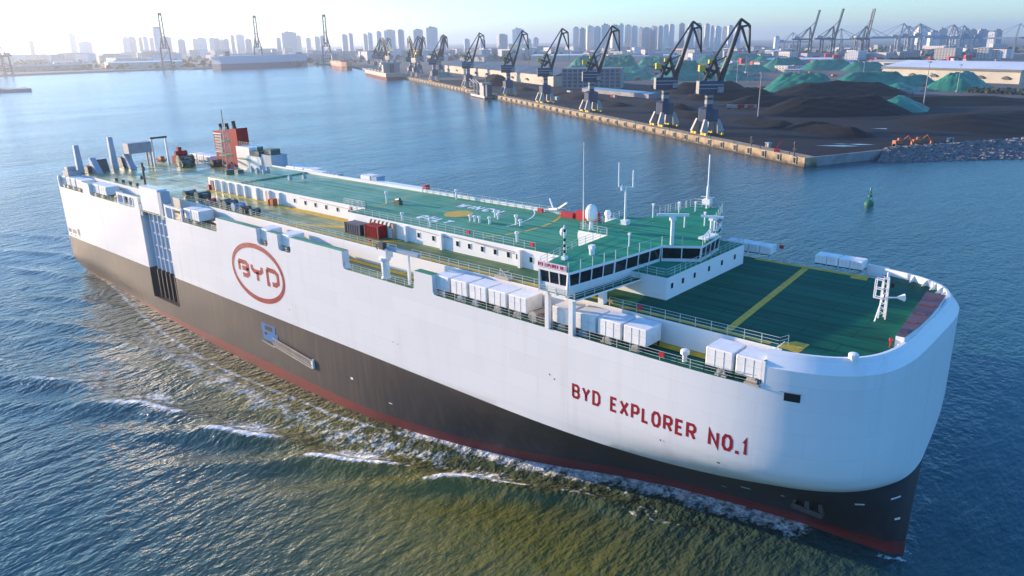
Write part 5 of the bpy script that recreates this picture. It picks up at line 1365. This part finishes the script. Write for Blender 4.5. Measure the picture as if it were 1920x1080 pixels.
heap("coal_heap",-205,560,90,46,9,C_,"black coal heap behind the left light pole","coal heap",42)
heap("coal_heap",-260,620,90,50,10,C_,"black coal heap behind the nearest crane's legs","coal heap",43)
heap("coal_heap",-45,600,150,60,5,C_,"low dark coal spread behind the two tall light poles","coal heap",31)
for i, (nm, x, y, w, d, h, lab) in enumerate((("a",-196,692,74,56,16,"nearest green netted heap, left of the coal ridge"),("b",-163,800,90,50,14,"long pale green netted heap behind the coal ridge"),("c",-132,832,62,40,10,"green netted heap left of the right-hand cone, before the warehouse"),
    ("d",-76,784,74,54,15,"pointed green netted heap before the warehouse's right half"),("e",-58,530,62,40,8,"small green netted heap peeping behind the big coal heap"),("f",-360,1205,88,60,15,"distant green netted heap left of the warehouse"),
    ("g",-300,1200,76,56,12,"distant green netted heap touching the warehouse's left end"),("h",-680,1575,110,70,16,"far green heap beneath the container port cranes"),("i",-735,1048,62,60,23,"tall green heap behind the fourth crane's jib"),
    ("j",-625,995,80,70,25,"broad green heap behind the third crane"),("k",-440,882,66,60,21,"green heap between the two nearest cranes' jibs"),("l",-450,1250,88,60,17,"green heap beyond the yard road, right of the nearest crane"),
    ("m",-718,1490,84,60,16,"far green heap right of the nearest crane's jib"),("n",-702,1225,64,60,18,"green heap behind the second crane's jib"),("o",-778,745,30,22,7,"little green heap on the quay beside the seventh crane"),("p",-335,865,52,36,4,"flat green heap at the back of the coal yard"),
    ("q",-560,1420,90,60,15,"green heap far behind the nearest crane's house"),("r",-120,745,60,40,6,"low green heap at the foot of the coal ridge"))):
    heap("netted_heap",x,y,w,d,h,T_,lab,"netted heap",10+i,0.3+0.37*i % 1.6)

rq = random.Random(77)
for k, (t, n, w, lab) in enumerate(((75,75,60,"low black coal pile behind the nearest crane"),(125,70,55,"low black coal pile between the two nearest cranes"),(200,55,70,"low black coal pile between the second and third cranes"),
    (255,75,60,"low black coal pile behind the third crane"),(310,50,60,"low black coal pile between the third and fourth cranes"),(400,55,70,"black coal pile between the fourth and fifth cranes"),(540,50,70,"black coal pile between the fifth and sixth cranes"),(690,50,80,"black coal pile between the sixth and seventh cranes"))):
    c = Q(t,n); heap("coal_heap",c.x,c.y,w,26,rq.uniform(2.5,5),C_,lab,"coal heap",60+k,QA,0.6)
for k in range(26):
    a = rad(rq.uniform(104,127)); d = rq.uniform(1000,1750); x, y = 112+d*math.cos(a), -82+d*math.sin(a); w = rq.uniform(40,90)
    o = heap("netted_heap",x,y,w,w*rq.uniform(0.5,0.8),rq.uniform(6,13),T_ if rq.random() < 0.75 else C_,"low netted heap among the many stock heaps in the back of the yard","netted heap",100+k,rq.uniform(0,3)); o["group"] = "stock heaps in the back of the yard"
# ---------------------------------------------------------------- poles, vehicles, small quay things
def pole(x, y, h, label):
    o = empty("light_pole",(x,y,4.03),0,label,"light pole")
    mb = MB(); mb.cyl((0,0,0),(0,0,h),0.45,8,r2=0.22); mb.build("shaft", M['crane_white'], o)
    mb = MB(); mb.box((-1.4,-0.4,h),(1.4,0.4,h+0.7)); mb.box((-0.4,-1.4,h),(0.4,1.4,h+0.7)); mb.build("lamp_head", M['steel'], o)
    mb = MB(); mb.lathe((0,0,0),[(1.6,0),(1.6,0.8),(0.6,0.9)],8); mb.build("foot", M['crane_white'], o)
pole(-104,394,30,"tall white light pole standing left of the big coal heap"); pole(-40.6,526.8,33,"tall leaning-looking white light pole right of the big coal heap")
pole(-210,915,21,"thin light pole among the green netted heaps"); pole(-68,744,24,"white light pole before the warehouse beside the pointed green heap"); pole(-400,993,26,"far light pole at the back of the yard near the nearest crane")
pole(-270,700,26,"light pole beside the second crane's house")
def truck(x, y, a, m, label):
    o = empty("truck",(x,y,4.03),a,label,"truck")
    mb = MB(); mb.box((-4,-1.25,1.1),(2,1.25,3.2)); mb.build("body", m, o)
    mb = MB(); mb.box((2.2,-1.2,0.8),(4.2,1.2,3.2)); mb.build("cab", M['crane_white'], o)
    for sx in (-2.8,-1.2,3.0):
        for sy in (-1.1,1.1):
            mb = MB(); mb.cyl((sx,sy-0.15,0.5),(sx,sy+0.15,0.5),0.5,8); mb.build("wheel", M['rubber'], o)
for (x,y,a,m,lab) in ((-152,470,0.3,'red',"red tipper truck beyond the nearest crane"),(-146,473,0.4,'red2',"second red tipper truck, parked against the first"),(-158,466,0.3,'crane_white',"white truck in the row left of the red tippers"),
    (-130,492,0.1,'orange',"orange truck by the foot of the left light pole"),(-122,500,1.0,'crane_white',"white truck under the left light pole"),(-205,905,0.2,'red2',"red truck by the warehouse's left end"),(-160,860,0.2,'orange',"orange truck between the netted heaps and the warehouse"),
    (-108,800,0.2,'red',"dull red truck left of the pointed green heap"),(-40,748,0.1,'red2',"red truck at the foot of the warehouse light pole"),(-95,690,0.1,'crane_white',"white truck on the road behind the coal ridge"),(-480,640,QA,'crane_white',"white truck before the long shed"),(-372,540,QA,'crane_white',"white truck by the fourth crane's legs")): truck(x,y,a,M[m],lab)
_tp = [o for o in col.objects if o.name.startswith('truck')][:8]
for k in range(70):
    a = rad(rq.uniform(103,127)); d = rq.uniform(700,1500); src = _tp[rq.randint(0,len(_tp)-1)]
    o = copy_tree(src); o.location = (112+d*math.cos(a), -82+d*math.sin(a), 4.03); o.rotation_euler = (0,0,rq.choice((0.3,QA,1.0,0.6)))
    tag(o, "small truck parked on the yard roads among the stock heaps", "truck", "trucks parked among the stock heaps")
def excavator(x, y, a, label):
    o = empty("excavator",(x,y,4.03),a,label,"excavator")
    mb = MB(); mb.box((-2.2,-1.7,0),(2.2,-1.0,1.0)); mb.box((-2.2,1.0,0),(2.2,1.7,1.0)); mb.build("track", M['dark'], o)
    mb = MB(); mb.box((-2.4,-1.3,1.1),(1.2,1.3,2.6)); mb.box((0.2,0.2,2.6),(1.6,1.3,3.6)); mb.build("body", M['orange'], o)
    mb = MB(); mb.beam((1.2,-0.4,2.0),(5.0,-0.4,4.6),0.6); mb.beam((5.0,-0.4,4.6),(7.4,-0.4,1.6),0.5); mb.box((6.8,-0.9,0.4),(8.0,0.1,1.7)); mb.build("arm", M['orange'], o)
excavator(2,322,0.9,"orange excavator at the top of the rock bank, left one"); excavator(8,331,0.8,"orange excavator beside the left one on the rock bank")
excavator(-150,842,0.5,"orange excavator before the warehouse")
def hut(x, y, s, a, m, label):
    o = empty("hut",(x,y,4.03),a,label,"hut"); mb = MB(); mb.box((-s,-s*0.7,0),(s,s*0.7,s*1.3)); mb.build("wall", m, o); mb = MB(); mb.box((-s-0.2,-s*0.7-0.2,s*1.3+0.01),(s+0.2,s*0.7+0.2,s*1.3+0.25)); mb.build("roof", M['roof_blue'], o); mb = MB(); mb.box((-0.5,-s*0.7-0.05,0),(0.5,-s*0.7-0.01,2)); mb.build("door", M['dark'], o)
hut(-47,283,1.4,QA,M['crane_white'],"small white hut on the quay near its corner"); hut(-330,468,2.2,QA,M['crane_white'],"white hut behind the fourth crane's legs"); hut(18,352,1.3,0.8,M['crane_white'],"white hut on top of the rock bank")
for (x,y,h,lab) in ((-24,259,6.5,"dark mooring post standing at the quay corner"),(-55,281,4.5,"dark hopper post on the quay left of the small white hut")):
    o = empty("mooring_post",(x,y,4.1),0,lab,"post"); mb = MB(); mb.lathe((0,0,0),[(0.6,0),(0.35,0.6),(0.3,h*0.8),(0.6,h*0.82),(0.6,h)],8); mb.build("shaft", M['brown'], o); mb = MB(); mb.box((-0.9,-0.5,h*0.45),(0.9,0.5,h*0.55)); mb.build("bracket", M['brown'], o)
o = empty("dock_lever",(-36,268,4.1),0.2,"small red machine with a raised arm beside the quay hut","machine"); mb = MB(); mb.box((-1.2,-0.9,0),(1.2,0.9,1.2)); mb.build("base", M['red2'], o); mb = MB(); mb.beam((-0.4,0,1.2),(1.4,0,4.8),0.5); mb.build("arm", M['red2'], o)
# scrub along the warehouse road
rg = random.Random(21); mb = MB()
for k in range(900):
    t = rg.random(); x = -60+t*150; y = 748-t*40+rg.uniform(-14,14); z = 4+rg.random()**1.5*4.5; s = rg.uniform(0.5,1.3)
    e = Matrix.Rotation(rg.uniform(0,6.28),3,'Z') @ Matrix.Rotation(rg.uniform(0,1.5),3,'X'); c = Vector((x,y,z))
    mb.add([c+e @ Vector((-s,-s,0)),c+e @ Vector((s,-s,0)),c+e @ Vector((s,s,0.3)),c+e @ Vector((-s,s,0))],[(0,1,2,3)])
tag(mb.build("scrub", M['veg']), "brownish scrub along the road before the warehouse", "scrub", kind="stuff")

# ---------------------------------------------------------------- other vessels and the buoy
def vessel(name, p, ang, L, B, H, hm, lm, label, cat="ship", house_at=-0.36, house_h=14, bands=True, flat=False):
    o = empty(name, p, ang, label, cat)
    n = 14; mb = MB(); prof = []
    for i in range(n+1):
        t = i/n; x = -L/2+L*t; b = B/2*(1 if t < 0.82 else max(0.04, 1-((t-0.82)/0.18)**2)); b *= (0.86+0.14*min(1,t/0.08)); prof.append((x,b))
    for side in (-1,1):
        o0 = len(mb.v)
        for x,b in prof: mb.v += [(x,side*b*0.9,-1),(x,side*b,H*0.42),(x,side*b,H)]
        for i in range(n):
            for j in (0,1):
                q = (o0+i*3+j,o0+(i+1)*3+j,o0+(i+1)*3+j+1,o0+i*3+j+1); mb.f.append(q if side < 0 else q[::-1]); mb.m.append(j)
    m3 = 3*(n+1)
    mb.f.append((0,1,m3+1,m3)); mb.m.append(0); mb.f.append((1,2,m3+2,m3+1)); mb.m.append(1)
    for i in range(n): mb.f.append((i*3+2,(i+1)*3+2,m3+(i+1)*3+2,m3+i*3+2)); mb.m.append(1)
    mb.build("hull", [lm, hm], o)
    return o
v = vessel("moored_car_carrier", Vector((-1716,990,0)), math.atan2(294.7,-49.3), 290, 40, 31, mat("pale blue hull",(0.30,0.42,0.52),0.5), mat("dark blue hull",(0.06,0.10,0.16),0.5), "hazy blue slab-sided car carrier moored on the left shore", "ship")
mb = MB(); mb.box((95,-14,31),(118,14,36)); mb.build("bridge", M['sts2'], v); mb = MB(); mb.box((-110,8,31),(-96,16,42)); mb.build("funnel", M['sts'], v)
def bulk(p, ang, L, B, H, hm, lm, label, house_x):
    o = vessel("bulk_carrier", p, ang, L, B, H, hm, lm, label)
    mb = MB(); mb.box((house_x-8,-B*0.42,H),(house_x+8,B*0.42,H+13)); mb.build("deckhouse", M['crane_white'], o)
    mb = MB(); mb.box((house_x-6,-B*0.5,H+13),(house_x+6,B*0.5,H+16)); mb.build("bridge", M['crane_white'], o)
    mb = MB(); mb.box((house_x-16,-3,H),(house_x-10,3,H+14)); mb.build("funnel", M['crane_blue'], o)
    mb = MB(); mb.cyl((house_x,0,H+16),(house_x,0,H+26),0.4,6); mb.build("mast", M['crane_white'], o)
    for k in range(5):
        x = house_x+22+k*(L*0.13); mb = MB(); mb.box((x,-B*0.32,H),(x+L*0.09,B*0.32,H+2)); mb.build("hatch_cover", M['brown'], o)
    for k in range(3):
        x = house_x+20+k*(L*0.2); mb = MB(); mb.cyl((x,0,H),(x,0,H+14),1.0,8); mb.beam((x,0,H+13),(x+20,0,H+18),1.0); mb.build("deck_crane", M['crane_white'], o)
    return o
bulk(Q(1090,-17,0), math.atan2(QD.y,QD.x), 265, 32, 10, mat("tan hull",(0.42,0.33,0.26),0.6), M['boot_red'], "tan bulk carrier moored at the far end of the coal quay", -100)
bulk(Q(1600,-30,0), math.atan2(-QD.y,-QD.x), 220, 32, 17, mat("orange hull",(0.50,0.20,0.10),0.6), M['boot_red'], "orange-red bulk carrier moored beyond the tan one, bow towards us", -80)
b_ = bulk(Q(503,-6.5,0), math.atan2(QD.y,QD.x), 66, 11, 3.6, mat("small boat hull",(0.55,0.52,0.5),0.6), M['dark'], "small pale coaster moored at the quay before the fifth crane", -22); b_.scale = (0.9,0.9,0.8)
buoy = empty("channel_buoy",(31.3,190.2,0),0,"green channel buoy floating right of the ship, below the quay corner","buoy")
M['buoy'] = mat("buoy green paint",(0.02,0.16,0.10),0.45,var=0.2)
mb = MB(); mb.lathe((0,0,0),[(1.3,-1.0),(1.55,-0.2),(1.5,1.1),(1.0,1.7),(0.4,1.9)],14); mb.build("float", M['buoy'], buoy, smooth=True)
mb = MB()
for k in range(4): t = k*math.pi/2+0.4; mb.beam((0.9*math.cos(t),0.9*math.sin(t),1.7),(0.4*math.cos(t),0.4*math.sin(t),4.4),0.14)
mb.lathe((0,0,0),[(0.75,3.0),(0.75,3.7)],8); mb.build("tower", M['buoy'], buoy)
mb = MB(); mb.lathe((0,0,4.4),[(0.45,0),(0.45,0.3),(0.2,0.4),(0.2,0.9)],8); mb.lathe((0,0,5.4),[(0.35,0),(0.1,1.0)],8); mb.build("lantern", M['buoy'], buoy)
o = empty("jetty",(-1118,244,0),math.atan2(28,4),"dark jetty end at the left edge of the picture","jetty"); mb = MB(); mb.box((-160,-30,-2),(25,16,4)); mb.build("deck", M['concrete2'], o); mb = MB(); mb.box((-100,-24,4),(-10,8,7)); mb.build("cargo", M['brown'], o)

# ---------------------------------------------------------------- town and skyline
def facade(name, c, dark, fl=3.4, bay=5.0):
    m, nt, b = new_mat(name); N = nt.nodes.new; L = nt.links.new
    tc = N("ShaderNodeTexCoord"); sp = N("ShaderNodeSeparateXYZ"); L(tc.outputs["Object"], sp.inputs[0])
    def frac(sock, k):
        q = N("ShaderNodeMath"); q.operation = 'DIVIDE'; L(sock, q.inputs[0]); q.inputs[1].default_value = k
        r = N("ShaderNodeMath"); r.operation = 'FRACT'; L(q.outputs[0], r.inputs[0])
        g = N("ShaderNodeMath"); g.operation = 'GREATER_THAN'; L(r.outputs[0], g.inputs[0]); g.inputs[1].default_value = 0.45; return g.outputs[0]
    ad = N("ShaderNodeMath"); L(sp.outputs[0], ad.inputs[0]); L(sp.outputs[1], ad.inputs[1])
    mu = N("ShaderNodeMath"); mu.operation = 'MULTIPLY'; L(frac(sp.outputs[2], fl), mu.inputs[0]); L(frac(ad.outputs[0], bay), mu.inputs[1])
    oi = N("ShaderNodeObjectInfo"); hs = N("ShaderNodeHueSaturation"); hs.inputs["Color"].default_value = (*c, 1)
    mr = N("ShaderNodeMapRange"); mr.inputs["To Min"].default_value = 0.6; mr.inputs["To Max"].default_value = 1.25; L(oi.outputs["Random"], mr.inputs["Value"]); L(mr.outputs[0], hs.inputs["Value"])
    mx = N("ShaderNodeMix"); mx.data_type = 'RGBA'; L(hs.outputs[0], mx.inputs["A"]); mx.inputs["B"].default_value = (*dark, 1); L(mu.outputs[0], mx.inputs["Factor"]); L(mx.outputs["Result"], b.inputs["Base Color"])
    b.inputs["Roughness"].default_value = 0.7
    return m
M['f1'] = facade("tower facade pale", (0.70,0.66,0.62), (0.30,0.31,0.33)); M['f2'] = facade("tower facade grey", (0.55,0.56,0.60), (0.24,0.25,0.28)); M['f3'] = facade("low facade", (0.50,0.45,0.40), (0.13,0.13,0.15), 3.2, 6.0)
TOWERS = [(-4168, 1197, 19.0, 89.4, 'L'), (-4318, 1430, 39.8, 120.1, 'L'), (-4184, 1445, 58.2, 82.0, 'L'), (-4269, 1683, 36.8, 102.0, 'L'), (-4272, 1715, 37.0, 104.5, 'L'), (-3894, 1603, 24.7, 97.5, 'L'), (-3853, 1606, 24.4, 99.4, 'L'), (-4370, 1864, 41.6, 99.2, 'L'), (-3972, 1763, 50.8, 100.0, 'L'), (-3925, 1822, 34.8, 85.8, 'L'), (-4377, 2114, 28.3, 91.4, 'L'), (-4031, 1984, 59.1, 93.9, 'L'), (-4233, 2151, 31.2, 95.2, 'L'), (-3998, 2057, 29.6, 90.1, 'L'), (-4086, 2134, 23.6, 84.9, 'L'), (-3775, 1992, 25.0, 85.2, 'L'), (-4058, 2181, 20.2, 107.0, 'L'), (-4181, 2296, 48.7, 111.2, 'L'), (-3949, 2216, 33.1, 85.4, 'L'), (-4061, 2328, 27.3, 74.0, 'L'), (-3955, 2411, 27.1, 89.6, 'L'), (-3563, 2236, 70.9, 115.2, 'L'), (-3946, 2539, 30.8, 100.5, 'L'), (-3819, 2519, 30.1, 87.0, 'L'), (-3625, 2445, 32.0, 90.7, 'L'), (-3452, 2362, 18.4, 94.2, 'L'), (-3181, 1373, 33.2, 129.3, 'T'), (-3060, 2221, 27.8, 94.1, 'M'), (-2853, 2104, 20.9, 96.1, 'M'), (-2931, 2247, 21.7, 94.4, 'M'), (-2993, 2322, 25.1, 100.0, 'M'), (-2889, 2296, 24.4, 105.5, 'M'), (-2952, 2415, 58.9, 113.9, 'M'), (-2677, 2253, 33.5, 108.7, 'M'), (-2808, 2474, 44.0, 113.5, 'M'), (-2605, 2380, 49.4, 118.8, 'M'), (-2788, 2616, 33.7, 83.0, 'M'), (-2556, 2800, 55.7, 86.1, 'M'), (-2185, 2503, 41.7, 103.4, 'M'), (-2168, 2549, 24.7, 61.0, 'M'), (-2173, 2609, 25.0, 65.0, 'M'), (-2719, 2715, 28.2, 66.2, 'M'), (-2440, 2543, 26.0, 62.0, 'M'), (-1925, 2578, 26.1, 104.5, 'R'), (-1825, 2490, 25.1, 98.2, 'R'), (-1851, 2575, 30.4, 107.1, 'R'), (-1797, 2553, 30.0, 103.8, 'R'), (-1762, 2561, 36.8, 111.2, 'R'), (-1786, 2659, 33.1, 110.0, 'R'), (-1763, 2674, 21.3, 113.8, 'R'), (-1811, 2796, 29.5, 111.1, 'R'), (-1740, 2737, 28.7, 105.0, 'R'), (-1771, 2835, 19.7, 99.5, 'R'), (-1734, 2823, 34.2, 98.7, 'R'), (-1737, 2886, 29.8, 103.2, 'R'), (-1647, 2791, 23.9, 103.1, 'R'), (-1522, 2629, 20.2, 103.8, 'R'), (-1647, 2879, 22.0, 109.8, 'R'), (-1631, 2937, 24.7, 114.0, 'R'), (-1586, 2935, 27.0, 110.7, 'R'), (-1493, 2833, 23.6, 110.0, 'R'), (-1492, 2900, 21.6, 108.3, 'R'), (-1379, 2732, 13.5, 97.0, 'R'), (-1475, 2962, 26.8, 97.7, 'R'), (-1403, 2883, 21.2, 93.9, 'R'), (-1333, 2789, 20.5, 98.1, 'R'), (-1267, 2722, 19.9, 98.2, 'R'), (-1859, 2739, 17.1, 94.7, 'R'), (-1752, 2875, 17.4, 90.4, 'R'), (-551, 2563, 30.9, 62.7, 'F'), (-579, 2776, 29.2, 71.0, 'F'), (-521, 2669, 26.0, 65.1, 'F'), (-486, 2597, 15.6, 61.5, 'F'), (-482, 2642, 19.8, 67.5, 'F'), (-493, 2785, 24.9, 66.1, 'F'), (-476, 2821, 33.6, 65.7, 'F'), (-401, 2582, 19.2, 60.0, 'F'), (-419, 2753, 24.5, 64.7, 'F'), (-974, 2405, 19.2, 54.3, 'F'), (-631, 2737, 41.3, 77.0, 'F')]
rg = random.Random(8)
GR = {'L': ("hazy towers on the left skyline","pale hazy tower block on the left skyline","tower"), 'M': ("towers on the middle skyline","grey tower block on the skyline behind the middle cranes","tower"),
      'R': ("row of apartment towers on the right skyline","apartment tower in the dense row behind the nearest cranes","tower"), 'F': ("apartment towers on the far right skyline","dark apartment tower on the far right skyline","tower")}
ORD = ['leftmost','second','third','fourth','fifth','sixth','seventh','eighth','ninth','tenth','eleventh','twelfth','thirteenth','fourteenth','fifteenth','sixteenth','seventeenth','eighteenth','nineteenth','twentieth','twenty-first','twenty-second','twenty-third','twenty-fourth','twenty-fifth','twenty-sixth']
CNT = {}
TOWERS.sort(key=lambda q: -math.atan2(q[1]+82, q[0]-112))
for (x, y, w, h, g) in TOWERS:
    az = math.atan2(y+82, x-112); ang = az+math.pi/2+rg.uniform(-0.5,0.5)
    o = empty("tower_block",(x,y,3.9),ang)
    if g == 'T':
        mb = MB(); mb.lathe((0,0,0),[(w/2,0),(w/2,h-10),(w/2*0.9,h-6)],14); mb.build("shaft", M['f2'], o); mb = MB(); mb.lathe((0,0,0),[(w/2*0.95,h-5.9),(w/2*0.8,h-2),(w/2*0.4,h)],14); mb.build("crown", M['roof_dark'], o)
        tag(o, "dark round-topped tower beside the leftmost raised gantry boom", "tower"); continue
    c = abs(math.cos(ang-az-math.pi/2)); ww = w*rg.uniform(0.8,0.95); d = ww*rg.uniform(0.5,0.9)
    mb = MB(); mb.box((-ww/2,-d/2,0),(ww/2,d/2,h-4)); k = rg.uniform(0.15,0.3)
    mb.box((-ww/2*k,-d/2-1.6,0),(ww/2*k,d/2+1.6,h-5)) if w > 22 else None
    mb.build("wall", M['f1' if rg.random() < 0.5 else 'f2'], o)
    mb = MB(); mb.box((-ww*0.28,-d*0.3,h-3.99),(ww*0.28,d*0.3,h)); mb.box((ww*0.1,-d*0.1,h),(ww*0.2,d*0.1,h+rg.uniform(1,5))); mb.build("roof_house", M['concrete2'], o)
    i = CNT.get(g, 0); CNT[g] = i+1
    tag(o, ORD[i]+(' from the left, ' if i else ', ')+GR[g][1], GR[g][2], GR[g][0])
# low town: belts of small buildings
def lowtown(n, xf, label, group, hmin, hmax, smin, smax):
    for k in range(n):
        x, y = xf(); w = rg.uniform(smin,smax); d = w*rg.uniform(0.4,0.8); h = rg.uniform(hmin,hmax)**1.0
        o = empty("low_building",(x,y,3.9),rg.uniform(0,3.1),label,"building",group)
        mb = MB(); mb.box((-w/2,-d/2,0),(w/2,d/2,h)); mb.build("wall", M['f3' if rg.random() < 0.7 else 'f2'], o)
        mb = MB(); mb.box((-w/2-0.4,-d/2-0.4,h+0.01),(w/2+0.4,d/2+0.4,h+0.6)); mb.build("roof", M[rg.choice(['roof_dark','roof_white','concrete2','red','roof_white','roof_blue'])], o)
def polar(a0, a1, d0, d1):
    def f():
        a = rad(rg.uniform(a0,a1)); d = rg.uniform(d0,d1); return 112+d*math.cos(a), -82+d*math.sin(a)
    return f
lowtown(150, polar(100,127,1900,3300), "small low building in the town beyond the right-hand green heaps", "low buildings behind the green heaps", 8, 24, 18, 60)
lowtown(130, polar(127,147,2350,3700), "low building in the hazy town behind the middle cranes", "low buildings behind the middle cranes", 8, 30, 20, 70)
lowtown(80, polar(147,168,2500,4000), "low building fading into the haze on the left shore", "low buildings on the left shore", 8, 36, 25, 90)
lowtown(40, polar(100,118,1150,1850), "small store among the green heaps and yard roads on the right", "stores among the green heaps", 4, 9, 8, 26)
# stacked containers of the far port
cols = [M['red2'], M['blue'], M['crane_white'], M['orange'], M['navy'], M['tarp'], M['red'], M['crane_white']]
cc = MB(); cc.box((-6.1,-1.25,0),(6.1,1.25,2.6))
c0 = {}
for k in range(150):
    a = rad(rg.uniform(101,117)); d = rg.uniform(1480,2100); x, y = 112+d*math.cos(a), -82+d*math.sin(a); m = rg.choice(cols); z = 4.03+2.62*rg.randint(0,4)*0
    if m.name not in c0:
        b = MB(); b.box((-6.1,-4.0,0.15),(6.1,4.0,2.6*rg.randint(1,4)))
        for i in range(7): b.box((-5.9+i*1.9,-4.12,0.3),(-5.0+i*1.9,-4.0,2.4))
        b.box((-6.2,-4.1,0),(6.2,4.1,0.15)); o = b.build("container", m); c0[m.name] = o
    else: o = share(c0[m.name], "container", None)
    o.location = (x,y,4.03); o.rotation_euler = (0,0,rad(40)+(rg.random() < 0.2)*1.57); o.scale = (rg.uniform(1,1.6),1,rg.uniform(0.8,1.5))
    tag(o, m.name.replace(" paint","").replace("crane ","")+" freight container standing in the far port below the gantry cranes", "container", m.name+" containers in the far port")
# tree belts that read as one mass
def belt(name, n, xf, hm, label, seed):
    r2 = random.Random(seed); mb = MB()
    for k in range(n):
        x, y = xf(); s = r2.uniform(3,8); z = 4+r2.random()*hm
        e = Matrix.Rotation(r2.uniform(0,6.28),3,'Z') @ Matrix.Rotation(r2.uniform(0.3,1.5),3,'X'); c = Vector((x,y,z))
        mb.add([c+e @ Vector((-s,-s*0.6,0)),c+e @ Vector((s,-s*0.7,0)),c+e @ Vector((s*0.6,s,0.3)),c+e @ Vector((-s*0.8,s*0.6,0))],[(0,1,2,3)])
    tag(mb.build(name, M['veg']), label, "trees", kind="stuff")
belt("tree_belt", 2600, polar(98,170,2100,3400), 12, "dark belts of trees between the low town buildings", 4)

# ---------------------------------------------------------------- haze
mb = MB(); mb.box((-14800,-15600,-6),(15600,14800,190))
hz = mb.build("haze", [])
hz.data.materials.clear()
hm = bpy.data.materials.new("harbour haze"); hm.use_nodes = True
hn = hm.node_tree; hn.nodes.clear()
ho = hn.nodes.new("ShaderNodeOutputMaterial"); pv = hn.nodes.new("ShaderNodeVolumePrincipled")
pv.inputs["Color"].default_value = (0.86,0.93,1.0,1); pv.inputs["Density"].default_value = 0.000115; pv.inputs["Anisotropy"].default_value = 0.6
hn.links.new(pv.outputs[0], ho.inputs["Volume"])
hz.data.materials.append(hm)
tag(hz, "pale sea haze over the whole harbour", "haze", kind="stuff")
scene.cycles.volume_step_rate = 4.0
